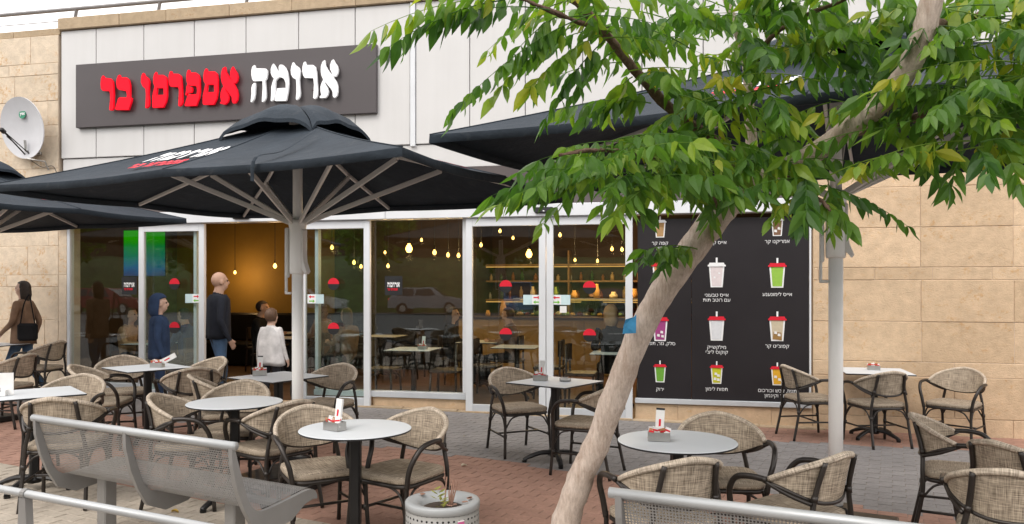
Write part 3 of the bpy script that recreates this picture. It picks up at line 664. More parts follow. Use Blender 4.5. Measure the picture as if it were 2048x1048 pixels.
# ------------------------------------------------------------------ satellite dish, roof railing
dish = fthing('satellite_dish', -7.74, -.045, 3.53, 'white satellite dish with a green round badge on the left stone wall', 'satellite dish'); dish.scale = (.84, .84, .84)
M['dish'] = plain('dish_paint', (.62, .62, .64), .45, 0, .04); M['badge'] = plain('green_badge', (.02, .26, .14), .5)
b = MB(); rows = []
for i in range(9):
    r_ = .49 * i / 8; rows.append([Vector((r_ * math.cos(a), -.22 - .0 + .16 * (1 - (r_ / .49) ** 2) * .55, r_ * 1.08 * math.sin(a))) for a in [2 * math.pi * k / 40 for k in range(41)]])
b.sheet(rows, 0); back = [[p + Vector((0, .018, 0)) for p in r_] for r_ in rows]; b.sheet(back, 0, flip=True); b.sheet([rows[-1], back[-1]], 0)
rt = Matrix.Rotation(R(-8), 4, 'X') @ Matrix.Rotation(R(10), 4, 'Z')
dd = b.build('reflector', M['dish'], dish, True, loc=(0, -.05, .545)); dd.rotation_euler = (R(10), 0, R(-6))
b = MB(); b.lathe([(.001, 0), (.078, 0), (.078, .004)], 28); bd = b.build('badge', M['badge'], dd, loc=(.0, -.165, .235)); bd.rotation_euler = (R(78), 0, 0)
bt = link('badge_text', text_mesh('badge_text', 'yes', .085, M['white_print'], .001, bold=.002), dd, (.01, -.176, .222)); bt.rotation_euler = (R(-10), 0, 0)
b = MB(); b.tube([(-.05, -.12, .03), (-.14, -.52, .40)], .012, 8); b.tube([(.06, -.12, .03), (-.13, -.5, .39)], .009, 8); b.tube([(-.10, -.30, .22), (-.17, -.33, .28), (-.15, -.45, .33)], .006, 6); b.build('feed_arm', M['black_metal'], dish)
b = MB(); b.lathe([(.02, -.05), (.038, -.04), (.04, .03), (.03, .05)], 14); lb = b.build('receiver', M['black_metal'], dish, True, loc=(-.145, -.53, .41)); lb.rotation_euler = (R(60), 0, 0)
b = MB(); b.bbox((0, -.02, .10), (.3, .04, .05)); b.tube([(0, 0, .1), (0, -.2, .12), (0, -.22, .3)], .022, 8); b.tube([(.02, -.2, -.02), (.30, -.1, -.06), (.3, -.02, -.2)], .014, 6); b.build('bracket', M['steel'], dish)
b = MB(); b.tube(spline([(.05, -.16, -.03), (.2, -.06, -.15), (.4, -.03, -.14), (.5, -.02, -.35)]), .006, 6); b.build('cable', M['black_print'], dish)
M['rail'] = plain('rail_grey', (.20, .19, .19), .45, .3)
rail = fthing('roof_railing', -8.5, .45, 5.46, 'grey pipe railing with thin wires along the roof edge', 'railing')
b = MB(); b.tube([(-4, 0, .46), (9, 0, .46)], .03, 10); b.build('top_rail', M['rail'], rail)
for z_ in (.16, .31): b = MB(); b.tube([(-4, .05, z_), (9, .05, z_)], .007, 6); b.build('wire', M['rail'], rail)
for k in range(8): b = MB(); b.tube([(-3.4 + k * 1.46 - .14, .1, -.14), (-3.4 + k * 1.46 + .06, 0, .45)], .026, 8); b.build('post', M['rail'], rail)

# ------------------------------------------------------------------ chairs (local +y is the way the sitter faces)
def chair_parts(weave, rimm, frame):
    P = []
    A0 = R(88)
    def ring(a, z): 
        k = (z - .52) / .3
        return Vector((math.sin(a) * (.255 + .035 * k), -.02 - math.cos(a) * (.215 + .065 * k), z))
    def ztop(a): return .80 - .135 * (abs(a) / A0) ** 1.5
    def zbot(a): w = abs(a) / A0; return .545 + (ztop(a) - .02 - .545) * w ** 2.4
    na = 28; rows_o = []; uvs = []
    for j in range(6):
        r_ = []; u_ = []
        for i in range(na + 1):
            a = -A0 + 2 * A0 * i / na; z = zbot(a) + (ztop(a) - zbot(a)) * j / 5; p = ring(a, z); r_.append(p); u_.append((a * .27, z))
        rows_o.append(r_); uvs.append(u_)
    b = MB(); b.sheet(rows_o, 0, uvs)
    ins = [[p - Vector((math.sin(-A0 + 2 * A0 * i / na), -math.cos(-A0 + 2 * A0 * i / na), 0)) * .012 for i, p in enumerate(r_)] for r_ in rows_o]
    b.sheet(ins, 0, uvs, flip=True); P.append(('backrest', b.mesh('backrest', weave, True), None))
    top = [ring(-A0 + 2 * A0 * i / 40, ztop(-A0 + 2 * A0 * i / 40)) for i in range(41)]
    b = MB(); b.tube(top, [.019 - .004 * abs(i - 20) / 20 for i in range(41)], 8); P.append(('rim', b.mesh('rim', rimm, True), 'backrest'))
    bot = [ring(-A0 + 2 * A0 * i / 40, zbot(-A0 + 2 * A0 * i / 40)) for i in range(41)]
    b = MB(); b.tube(bot, .0115, 7); P.append(('lower_rail', b.mesh('lower_rail', frame, True), 'backrest'))
    # seat: woven pad with a rolled edge
    b = MB(); out = []; n = 36
    def sq(k, s_): 
        a = 2 * math.pi * k / n; c, d = math.cos(a), math.sin(a); e = .38
        x = math.copysign(abs(c) ** e, c) * .232 * s_; y = math.copysign(abs(d) ** e, d) * .225 * s_
        return x * (1 + .05 * (y / .225)), y + .01
    prof = [(.93, .418), (1.0, .425), (1.015, .44), (1.0, .458), (.93, .466), (.6, .462), (.25, .458), (.001, .457)]
    rows = [[Vector((*sq(k, s_), z)) for k in range(n + 1)] for s_, z in prof]; uv = [[(sq(k, s_)[0], sq(k, s_)[1]) if j > 2 else (2 * math.pi * k / n * .25, z) for k in range(n + 1)] for j, (s_, z) in enumerate(prof)]
    b.sheet(rows, 0, uv); b.face([len(b.v) * 0 + k for k in range(n)][::-1], 0); P.append(('seat', b.mesh('seat', weave, True), None))
    b = MB(); b.tube([Vector((*sq(k, .97), .408)) for k in range(n)], .014, 7, closed=True); P.append(('seat_frame', b.mesh('seat_frame', frame, True), None))
    for s_ in (-1, 1):
        b = MB(); b.tube(spline([(s_ * .215, -.285, 0), (s_ * .205, -.225, .30), (s_ * .195, -.222, .45), (s_ * .165, -.226, .60), (s_ * .145, -.270, .775)], 5), .0145, 8); 
        b.tube([(s_ * .206, -.228, .295), (s_ * .205, -.226, .325)], .018, 8); b.tube([(s_ * .170, -.222, .57), (s_ * .165, -.226, .60)], .018, 8); P.append(('leg', b.mesh('leg', frame, True), None))
        b = MB(); b.tube(spline([(s_ * .245, .245, 0), (s_ * .232, .222, .30), (s_ * .235, .218, .43)], 5), .0145, 8); b.tube([(s_ * .2325, .224, .19), (s_ * .232, .222, .225)], .018, 8); P.append(('leg', b.mesh('leg', frame, True), None))
        b = MB(); b.tube(spline([(s_ * .292, -.03, .665), (s_ * .298, .06, .668), (s_ * .296, .15, .648), (s_ * .277, .205, .58), (s_ * .252, .222, .50), (s_ * .235, .218, .40)], 5), .0165, 8)
        b.tube(spline([(s_ * .29, -.0, .662), (s_ * .245, -.12, .60), (s_ * .192, -.222, .56)], 4), .011, 7); P.append(('armrest', b.mesh('armrest', frame, True), None))
        b = MB(); b.tube([(s_ * .232, .222, .20), (s_ * .209, -.24, .20)], .0095, 7); b.tube(spline([(s_ * .232, .222, .27), (s_ * .228, .16, .37), (s_ * .222, .08, .40)], 4), .008, 6); b.tube(spline([(s_ * .207, -.232, .27), (s_ * .212, -.16, .37), (s_ * .216, -.08, .40)], 4), .008, 6); P.append(('stretcher', b.mesh('stretcher', frame, True), None))
    b = MB(); b.tube([(-.22, -.0, .20), (.22, 0, .20)], .0095, 7); 
    for s_ in (-1, 1): b.tube(spline([(s_ * .232, .222, .27), (s_ * .17, .222, .37), (s_ * .09, .222, .40)], 4), .008, 6); b.tube(spline([(s_ * .207, -.23, .27), (s_ * .15, -.222, .37), (s_ * .08, -.215, .40)], 4), .008, 6)
    P.append(('cross_brace', b.mesh('cross_brace', frame, True), None))
    return P
CHAIR = chair_parts(M['weave'], M['weave_rim'], M['dark_metal'])
def put_chair(x, y, face, label, group='woven terrace chairs', parts=CHAIR, name='terrace_chair', z=None):
    rz = math.atan2(-face[0], face[1]); t = thing(name, (x, y, gz(x) if z is None else z), rz, label, 'chair', group); back = None
    for nm, me, par in parts:
        o = link(nm, me, back if par else t)
        if nm == 'backrest': back = o
    return t
CH = [
 (-1.25, 5.08, (.5, -.86), 'woven chair at the left of the front round table, facing the camera'),
 (-.71, 5.02, (-.55, -.83), 'woven chair at the right of the front round table, just above the drum planter'),
 (-2.38, 5.80, (1, .05), 'woven chair left of the empty round table, seen side on behind the left bench'),
 (-2.28, 6.36, (-.05, -1), 'woven chair behind the empty round table, facing the camera'),
 (-1.74, 5.72, (-.75, .66), 'woven chair right of the empty round table, seen from behind'),
 (-3.30, 5.78, (-.2, 1), 'woven chair seen from behind at the left end of the left bench'),
 (-3.78, 6.62, (.05, -1), 'woven chair facing the camera behind the white upright card at the far left'),
 (-5.68, 8.75, (-1, .1), 'woven chair cut by the left picture edge in front of the walking woman'),
 (-6.42, 10.62, (-1, .12), 'woven chair against the left stone wall behind the walking woman'),
 (-4.22, 8.45, (.45, -.9), 'woven chair behind the table with the tilted card, facing the camera'),
 (-3.40, 8.42, (-.6, -.8), 'woven chair behind right of the table with the tilted card, below the bald man'),
 (-3.22, 7.80, (-.55, .83), 'woven chair seen from behind, right of the table with the tilted card'),
 (-4.05, 7.72, (1, .15), 'woven chair left of the table with the tilted card, seen from the side'),
 (-2.63, 7.12, (.9, .45), 'woven chair left of the square table beside the centre parasol pole'),
 (-1.86, 7.85, (-.35, -.94), 'woven chair right of the centre parasol pole, facing the camera'),
 (.06, 7.72, (.4, -.92), 'woven chair in front of the left closed door, facing the camera'),
 (.66, 6.92, (-.9, .42), 'woven chair partly hidden by the leaning trunk, right of the door table'),
 (1.34, 4.98, (-.12, -1), 'woven chair facing the camera behind the right round table'),
 (.80, 4.10, (-.3, .95), 'woven chair seen from behind at the left end of the right bench'),
 (1.52, 4.22, (-.62, .78), 'woven chair seen from behind in front of the white right parasol pole'),
 (3.32, 8.72, (1, .12), 'woven chair in profile against the corner of the menu board'),
 (3.92, 8.38, (-.12, 1), 'woven chair seen from behind at the table by the right wall'),
 (4.78, 8.42, (-.75, -.66), 'woven chair at the right of the table by the right wall'),
 (3.00, 5.22, (.88, -.47), 'woven chair at the right picture edge with its seat in view'),
 (2.98, 4.52, (.92, .4), 'woven chair back cut by the right picture edge, upper of the two'),
 (2.50, 3.92, (.55, .83), 'woven chair back cut by the right picture edge, lowest and nearest'),
]
for x, y, f_, lb in CH: put_chair(x, y, f_, lb)

# ------------------------------------------------------------------ tables
def table(x, y, shape, size, rz, label, z=None, h=.75):
    t = thing('cafe_table', (x, y, gz(x) if z is None else z), rz, label, 'table', 'white topped cafe tables')
    b = MB()
    if shape == 'round':
        r_ = size / 2; b.lathe([(.02, h - .013), (r_ - .002, h - .013), (r_, h - .010), (r_, h - .003), (r_ - .003, h), (.001, h)], 64, m=[1, 1, 1, 0, 0])
    else:
        b.bbox((0, 0, h - .007), (size, size, .012), .002, 1); b.bbox((0, 0, h - .0015), (size - .003, size - .003, .004), .001, 0)
    b.build('table_top', [M['tabletop'], M['black_print']], t)
    b = MB(); b.bbox((0, 0, (h + .03) / 2), (.068, .068, h - .10), .012); b.bbox((0, 0, h - .028), (.3, .05, .025), .004); b.bbox((0, 0, h - .0275), (.05, .3, .024), .004); b.build('column', M['black_metal'], t)
    bs = MB(); bs.lathe([(.05, .05), (.06, .075), (.045, .11)], 16); bs = bs.build('base', M['black_metal'], t)
    for k in range(4):
        a = math.pi / 2 * k + math.pi / 4; c, s_ = math.cos(a), math.sin(a)
        b = MB(); b.tube(spline([(c * .03, s_ * .03, .09), (c * .14, s_ * .14, .085), (c * .25, s_ * .25, .05), (c * .30, s_ * .30, .022)], 4), [.03] * 4 + [.028] * 4 + [.024] * 4 + [.020], 8, flat=.75); b.lathe([(.022, 0), (.024, .02)], 10, (c * .29, s_ * .29, 0)); b.build('foot', M['black_metal'], bs)
    return t
TB = [(-.965, 4.81, 'round', .685, 0, 'round white table in front, between the left bench and the drum planter'),
      (-2.06, 5.80, 'round', .685, .3, 'empty round white table behind the left bench'),
      (.967, 4.57, 'round', .69, .2, 'round white table right of the leaning tree trunk'),
      (.405, 7.32, 'square', .66, R(-38), 'square white table in front of the closed doors'),
      (-2.22, 7.42, 'square', .66, R(-35), 'square white table crossed by the centre parasol pole'),
      (-3.76, 8.05, 'square', .66, R(-42), 'square white table with a tilted card below the boy in blue'),
      (-3.75, 6.12, 'square', .62, R(40), 'square white table at the far left with an upright white card'),
      (-7.05, 10.55, 'square', .66, R(-20), 'square white table cut by the left picture edge'),
      (4.05, 8.72, 'square', .70, R(-14), 'square white table against the right stone wall'),
      (3.35, 4.45, 'round', .68, 0, 'round white table just past the right picture edge')]
for x, y, sh, sz, rz, lb in TB: table(x, y, sh, sz, rz, lb)
TH = .7515
def caddy(x, y, rz, label, card='up', z=None):
    t = thing('sugar_caddy', (x, y, (gz(x) if z is None else z) + TH), rz, label, 'caddy', 'sugar caddies on the tables')
    b = MB(); w, d, h = .125, .07, .05
    for (cx, cy, sx, sy) in ((0, -d / 2, w, .003), (0, d / 2, w, .003), (-w / 2, 0, .003, d), (w / 2, 0, .003, d), (0, 0, .003, d)): b.box((cx, cy, h / 2), (sx, sy, h))
    b.box((0, 0, .003), (w, d, .004)); b.build('box', M['steel'], t)
    q = random.Random(int(abs(x) * 100) + 5)
    for k in range(9):
        p = MB(); p.box((0, 0, 0), (.032, .006, .06), 0); p.box((0, -.0035, .012), (.03, .001, .01), 1)
        o = p.build('sugar_sachet', [M['paper'] if k % 3 else M['sugar'], M['red_print']], t, loc=(-.045 + (k % 5) * .0225, -.018 + .03 * (k // 5), .045 + q.uniform(-.004, .008)))
        o.rotation_euler = (q.uniform(-.3, .3), q.uniform(-.35, .35), q.uniform(-.5, .5))
    if card:
        c = MB(); c.box((0, 0, .075), (.05, .014, .15), 0); c.box((0, -.0085, .06), (.012, .002, .06), 1); c.box((0, 0, .149), (.05, .0145, .012), 2)
        o = c.build('menu_card', [M['paper'], M['red_print'], M['black_print'] if card == 'dark' else M['paper']], t, loc=(.0, .022, .03))
        if card == 'tilt': o.rotation_euler = (0, R(62), 0); o.location = (.05, 0, .055)
        else: o.rotation_euler = (R(-6), R(3), 0)
    return t
caddy(-1.08, 4.75, R(-35), 'steel sugar caddy with white card on the front round table')
caddy(.86, 4.56, R(-12), 'steel sugar caddy with printed card on the right round table', 'dark')
caddy(.27, 7.40, R(-20), 'steel sugar caddy with white card on the square table by the doors')
caddy(-2.42, 7.48, R(20), 'steel sugar caddy with a dark card at the centre parasol pole', 'dark')
caddy(-3.66, 8.05, R(0), 'steel sugar caddy with a card leaning out on the far square table', 'tilt')
caddy(4.08, 8.80, R(-14), 'steel sugar caddy on the table against the right stone wall', None)
cd = thing('table_card', (-3.88, 5.98, gz(-3.88) + TH), R(15), 'upright white card beside a sugar box on the far left table', 'card')
b = MB(); b.box((0, 0, .085), (.105, .004, .17)); b.build('card', M['paper'], cd)
b = MB(); b.box((-.06, -.03, .022), (.15, .06, .044)); b.build('sugar_box', M['paper'], cd)
for k in range(3): b = MB(); b.box((-.1 + k * .035, -.062, .05), (.024, .004, .03), 0); b.build('sachet', M['black_print'], cd)
ash = thing('ashtray', (.50, 7.34, gz(.5) + TH), 0, 'small steel ashtray on the square table by the doors', 'ashtray')
b = MB(); b.lathe([(.052, 0), (.055, .03), (.05, .035), (.046, .03), (.044, .006), (.001, .006)], 24); b.build('bowl', M['steel'], ash, True)
b = MB(); b.tube([(.02, 0, .03), (.05, .01, .038)], .004, 6); b.build('cigarette_end', M['sugar'], ash)

# ------------------------------------------------------------------ parasols
LOGO_U = logo_mesh(.54, M['white_print'], M['red_print'], 'canopy_logo', .001)
def parasol(x, y, rz, a, bb, ze, za, zh, label, lk=1.0):
    g0 = gz(x); t = thing('parasol', (x, y, g0), rz, label, 'parasol', 'charcoal parasols over the terrace'); ze -= g0; za -= g0; zh -= g0
    apex = Vector((0, 0, za)); cor = [Vector((-a, -bb, ze)), Vector((a, -bb, ze)), Vector((a, bb, ze)), Vector((-a, bb, ze))]
    c = MB(); nseg, nr = 16, 10
    def surf(side, w, j):
        p0, p1 = cor[side], cor[(side + 1) % 4]; e = p0.lerp(p1, w); p = apex.lerp(e, j)
        sg = abs(math.sin(2 * math.pi * w)); p.z -= .035 * sg * j * (1.15 - j) * 2.2 + .008 * sg * j; 
        p.z -= .05 * math.sin(math.pi * j) * .6
        inward = Vector((-e.x, -e.y, 0)).normalized(); p += inward * .025 * sg * j
        return p
    for sd in range(4):
        rows = [[surf(sd, w / nseg, .10 + .90 * j / nr) for w in range(nseg + 1)] for j in range(nr + 1)]
        c.sheet(rows, 0)
        last = rows[-1]; hem = [[p for p in last], [p + Vector((0, 0, -.055)) + Vector((p.x, p.y, 0)).normalized() * .004 for p in last], [p + Vector((0, 0, -.054)) - Vector((p.x, p.y, 0)).normalized() * .012 for p in last], [p + Vector((0, 0, -.012)) - Vector((p.x, p.y, 0)).normalized() * .012 for p in last]]
        c.sheet(hem, 0)
    cano = c.build('canopy', M['canopy'], t, True)
    # vent cap with arched flaps
    v = MB(); va, vb = a * .25, bb * .29; vc = [Vector((-va, -vb, 0)), Vector((va, -vb, 0)), Vector((va, vb, 0)), Vector((-va, vb, 0))]
    slope = (za - ze)
    for sd in range(4):
        p0, p1 = vc[sd], vc[(sd + 1) % 4]; rows = []
        for j in range(7):
            r_ = []
            for w in range(17):
                ww = w / 16; e = p0.lerp(p1, ww) * (1.0 + .0 * ww); f = max(abs(e.x) / a, abs(e.y) / bb)
                arch = math.sin(math.pi * ww) ** .6 * (.10 + .03 * math.sin(sd * 2.1 + 1)) + .012
                tz = za - (za - ze) * f
                p = Vector((0, 0, za + .10)).lerp(Vector((e.x, e.y, tz + arch)), j / 6); p.z += .05 * math.sin(math.pi * j / 6) * (.6 + .4 * math.sin(math.pi * ww)) + .008 * math.sin(ww * 17 + sd) * j / 6; p.z -= .03 * (j == 6)
                r_.append(p)
            rows.append(r_)
        v.sheet(rows, 0); v.sheet([rows[-1], [p + Vector((0, 0, -.03)) * 1 for p in rows[-1]]], 0)
    v.build('vent_cap', M['canopy'], cano, True)
    # printed mark on the front slope
    def on_front(xl, j, dn=.012):
        ez = za + (ze - za) * j - .05 * math.sin(math.pi * j) * .6; return Vector((xl, -bb * j, ez + dn + .004))
    tilt = math.atan2(za - ze, bb); 
    for sd, xl, j in ((0, -.34, .66), (1, 0, .74)):
        o = link('canopy_print', LOGO_U, cano); o.scale = (lk, lk, lk)
        if sd == 0: o.location = on_front(xl, j, .0); o.rotation_euler = (-(math.pi / 2 - tilt), 0, 0)
        else:
            tl2 = math.atan2(za - ze, a); o.location = Vector((a * j, 0, za + (ze - za) * j - .03 * math.sin(math.pi * j) + .006)); o.rotation_euler = (-(math.pi / 2 - tl2), 0, R(90))
    # pole, hubs
    b = MB(); b.lathe([(.047, 0), (.047, zh - .30)], 20); b.lathe([(.040, zh - .30), (.040, za + .02)], 16); b.build('pole', M['umb_pole'], t, True)
    b = MB(); b.lathe([(.06, zh - .42), (.066, zh - .40), (.066, zh - .06), (.075, zh), (.075, zh + .035), (.04, zh + .04)], 20); hub = b.build('lower_hub', M['umb_pole'], t, True)
    b = MB(); b.lathe([(.05, za - .12), (.07, za - .10), (.07, za - .03), (.04, za - .02)], 16); b.build('crown_hub', M['umb_metal'], t, True)
    # crank housing and handle on the lower hub
    b = MB(); b.bbox((-.085, -.03, zh - .24), (.03, .05, .42), .01); b.bbox((-.092, -.035, zh - .50), (.02, .03, .16), .008); b.bbox((-.072, -.035, zh - .58), (.06, .028, .02), .006); b.build('handle', M['umb_metal'], hub)
    b = MB(); b.prism([(.05, zh - .02), (.078, zh - .06), (.072, zh - .2), (.085, zh - .32), (.115, zh - .40), (.10, zh - .42), (.05, zh - .36)], -.025, .025, 1); b.build('crank_cover', M['umb_metal'], hub)
    # ribs and struts
    ends = [cor[i] for i in range(4)] + [(cor[i] + cor[(i + 1) % 4]) / 2 for i in range(4)]
    for k, e in enumerate(ends):
        top = Vector((e.x * .03, e.y * .03, za - .07)); d = Vector((e.x, e.y, 0)).normalized(); yaw = math.atan2(d.y, d.x)
        end = Vector((e.x * .985, e.y * .985, ze - .03)); mid = top.lerp(end, .5); mid.z -= .035
        def bar(p, q_, w, h):
            m_ = MB(); dr = q_ - p; L = dr.length; rot = dr.to_track_quat('X', 'Z').to_matrix(); m_.bbox((0, 0, 0), (L, w, h), .004, rot=rot)
            return m_, (p + q_) / 2
        m1, c1 = bar(top, mid, .022, .034); m2, c2 = bar(mid, end, .022, .03)
        for vtx in m1.v: vtx += c1
        for vtx in m2.v: vtx += c2
        bq = MB(); bq.v = m1.v + m2.v; n0 = len(m1.v); bq.f = m1.f + [tuple(i + n0 for i in f) for f in m2.f]; bq.m = m1.m + m2.m; bq.uv = m1.uv + m2.uv
        bq.build('rib', M['umb_metal'], t)
        sm_ = MB(); pts_ = []
        for i_ in range(12):
            j_ = .12 + .88 * i_ / 11; pp = apex.lerp(Vector((e.x, e.y, ze)), j_); pp.z -= .03 * math.sin(math.pi * j_) - .002; pts_.append(pp)
        sm_.tube(pts_, .007, 6, flat=.6); sm_.build('seam', M['canopy'], cano, True)
        st, cs = bar(Vector((d.x * .06, d.y * .06, zh + .01)), mid + Vector((0, 0, -.02)), .02, .042)
        for vtx in st.v: vtx += cs
        st.tube([mid + Vector((-d.y, d.x, 0)) * .02 + Vector((0, 0, -.012)), mid - Vector((-d.y, d.x, 0)) * .02 + Vector((0, 0, -.012))], .013, 8)
        st.build('strut', M['umb_metal'], t)
    # tie strap hanging from the near edge
    b = MB(); b.tube(spline([(a * .40, -bb * .52, za - (za - ze) * .52 + .03), (a * .42, -bb * .80, za - (za - ze) * .82), (a * .43, -bb * 1.0, ze + .02), (a * .415, -bb * 1.0, ze - .13)], 5), .016, 6, flat=.25); b.build('strap', M['canopy'], cano)
    b = MB(); b.bbox((0, 0, .03), (.75, .75, .06), .01); b.bbox((0, 0, .12), (.16, .16, .14), .01); b.build('base_plate', M['black_metal'], t)
    return t
parasol(-1.80, 6.55, R(-25.8), 1.95, 1.35, 2.45, 3.05, 2.17, 'charcoal parasol in the centre with its whole canopy in view')
parasol(-6.22, 8.92, R(-25.8), 1.95, 1.35, 2.45, 3.05, 2.17, 'charcoal parasol cut by the left picture edge', .55)
parasol(2.20, 5.30, R(-28), 2.30, 1.50, 2.63, 3.30, 2.26, 'charcoal parasol at the right, behind the tree crown', .7)

# ------------------------------------------------------------------ benches
def bench(x, y, L, label, rz=SA, dz=0):
    """x, y: left end of the back rail; the seat lies on the far side"""
    t = thing('steel_bench', (x, y, gz(x) + dz), rz, label, 'bench', 'perforated steel benches')
    b = MB(); b.tube([(-.03, 0, .795), (L + .01, 0, .795)], .023, 12); b.build('back_rail', M['bench_rail'], t, True)
    prof = spline([(.0, 0, .78), (.035, 0, .66), (.07, 0, .55), (.10, 0, .475), (.15, 0, .43), (.22, 0, .42), (.40, 0, .44), (.52, 0, .455), (.575, 0, .445), (.60, 0, .41)], 4); pr = [(p.x, p.z) for p in prof]
    acc = [0]
    for i in range(1, len(pr)): acc.append(acc[-1] + math.hypot(pr[i][0] - pr[i - 1][0], pr[i][1] - pr[i - 1][1]))
    k = 20
    for nm, i0, i1 in (('back_sheet', 0, k), ('seat_sheet', k, len(pr) - 1)):
        b = MB(); rows = [[Vector((xx, pr[i][0], pr[i][1])) for xx in (0.02, L - .02)] for i in range(i0, i1 + 1)]; uv = [[(xx, acc[i]) for xx in (0.02, L - .02)] for i in range(i0, i1 + 1)]
        b.sheet(rows, 0, uv); b.build(nm, M['perf'], t, True)
    top = [(p, z) for p, z in pr]; 
    low = [(.60, .385), (.565, .39), (.50, .375), (.40, .31), (.24, .29), (.12, .345), (.06, .45), (.012, .57), (-.018, .70), (-.022, .79)]
    for xx in (0, L * .5, L - .02):
        b = MB(); poly = [(p, z - .004) for p, z in top] + low; b.prism(poly, xx, xx + .028, 0); b.build('side_rib', M['bench_metal'], t)
    for xx in (.30, L - .30):
        b = MB(); b.bbox((xx, .27, .205), (.085, .085, .42), .008); b.bbox((xx, .27, -.005), (.16, .16, .012), .002); b.build('leg', M['bench_metal'], t)
    b = MB(); b.bbox((L / 2, .36, .405), (L - .1, .05, .03), .004); b.build('under_beam', M['bench_metal'], t)
    return t
bench(-2.97, 4.87, 1.76, 'grey perforated steel bench at the left, seen from behind', R(-29), -.02)
bench(.43, 3.21, 1.70, 'grey perforated steel bench along the bottom edge at the right')
# pipe barrier, lower left
bar_ = thing('pipe_barrier', (-3.4, 4.52, gz(-3.4)), SA, 'low grey pipe barrier with a flat tapered post in the lower left corner', 'barrier')
b = MB(); b.tube([(-1.5, 0, .50), (2.6, 0, .50)], .021, 12); b.build('rail', M['bench_rail'], bar_, True)
for xx in (.93, 2.4, -.9):
    b = MB(); b.prism([(xx - .026, .48), (xx + .026, .48), (xx + .06, .0), (xx - .06, .0)], -.02, .02, 1); b.tube([(xx - .016, 0, .50), (xx + .016, 0, .50)], .027, 12); b.build('post', M['bench_metal'], bar_)

# ------------------------------------------------------------------ drum planter
dp = thing('drum_planter', (-.388, 4.36, gz(-.39)), R(20), 'grey perforated metal drum planter with cut stems, at the bottom centre', 'planter')
b = MB(); b.lathe([(.20, .0), (.205, .02), (.205, .40)], 48); b.build('drum', M['perf_bin'], dp, True)
b = MB(); b.lathe([(.198, .01), (.196, .40)], 32, cap=False); b.build('liner', M['black_metal'], dp, True)
b = MB(); b.lathe([(.205, .402), (.208, .403), (.209, .435), (.204, .443), (.185, .446), (.145, .436), (.128, .42), (.12, .40)], 48, cap=False); b.build('rim', M['drum'], dp, True)
b = MB(); b.lathe([(.125, .395), (.10, .405), (.001, .41)], 20); b.build('soil', M['soil'], dp, True)
q = random.Random(5); M['dry'] = plain('dry_stem', (.30, .17, .12), .8); M['shoot'] = plain('yellow_green_shoot', (.22, .22, .035), .6, 0, .35, 30)
for k in range(7):
    a = q.uniform(-.6, 1.2); x0, y0 = .05 * math.cos(a), .05 * math.sin(a); b = MB(); b.tube([(x0, y0, .40), (x0 * 1.4 + q.uniform(-.02, .02), y0 * 1.4, .46 + q.uniform(0, .1))], .004, 6); b.build('stem', M['dry'], dp)
b = MB(); b.tube([(.03, -.03, .40), (.032, -.035, .62)], .0015, 5); b.build('stem', M['dry'], dp)
for k in range(16):
    b = MB(); a = q.uniform(0, 6.28); z0 = .41 + .007 * k; l = .05; x0, y0 = -.015 - .0025 * k + q.uniform(-.01, .01), -.03 + q.uniform(-.012, .012)
    d = Vector((math.cos(a), math.sin(a), .3)) * l; s_ = Vector((-math.sin(a), math.cos(a), 0)) * .009; p = Vector((x0, y0, z0)); b.v += [p, p + d * .5 + s_, p + d, p + d * .5 - s_ - Vector((0, 0, .004))]; b.face((0, 1, 2, 3)); b.build('leaf', M['shoot'], dp)
for k in range(9):
    b = MB(); a = q.uniform(0, 6.28); p = Vector((.15 * math.cos(a), .15 * math.sin(a), .452)); b.box(p, (.03, .014, .004), 0, Matrix.Rotation(q.uniform(0, 3), 3, 'Z')); b.build('dead_leaf', M['dry'], dp)
b = MB(); M['pink'] = plain('pink_print', (.6, .12, .3), .5)
for i, (h0, h1, mt) in enumerate(((.345, .37, 1), (.32, .345, 0), (.37, .378, 0))):
    b.sheet([[(.2075 * math.cos(a), .2075 * math.sin(a), z) for a in [R(-82) + .05 * j for j in range(5)]] for z in (h0, h1)], mt)
b.build('sticker', [M['paper'], M['pink']], dp)

# ------------------------------------------------------------------ the leaning tree
tree = thing('leaning_tree', (*at(1112, 1180, 4.3).xy, gz(.25)), 0, 'leaning pale barked tree with drooping pinnate leaves in front of the cafe', 'tree')
T0 = tree.location.copy()
def rel(px, py, Y): return at(px, py, Y) - T0
def limb(name, pts, mat, sub=6, n=12, jit=.0, seed=0):
    P = [rel(*p[:3]) for p in pts]; r0 = [p[3] for p in pts]; sp = spline(P, sub); rr = []
    q = random.Random(seed)
    for i in range(len(sp)):
        f = i / sub; k = min(int(f), len(r0) - 2); rr.append((r0[k] + (r0[k + 1] - r0[k]) * (f - k)) * (1 + q.uniform(-jit, jit)))
    b = MB(); b.tube(sp, rr, n)
    if jit:
        for v in b.v: v += Vector((q.uniform(-1, 1), q.uniform(-1, 1), q.uniform(-1, 1))) * .004
    return b.build(name, mat, tree, True)
limb('trunk', [(1108, 1200, 4.31, .100), (1128, 1060, 4.28, .078), (1160, 960, 4.24, .071), (1192, 890, 4.2, .069), (1240, 765, 4.12, .067), (1292, 640, 4.04, .067), (1345, 555, 3.97, .069), (1400, 478, 3.9, .070), (1440, 425, 3.86, .070), (1482, 383, 3.82, .064), (1540, 352, 3.76, .053), (1610, 318, 3.55, .046), (1690, 262, 3.35, .043), (1765, 205, 3.15, .040), (1820, 130, 3.02, .041), (1852, 50, 2.95, .043), (1872, -60, 2.90, .040), (1880, -200, 2.85, .032)], M['bark'], 6, 14, .04, 1)
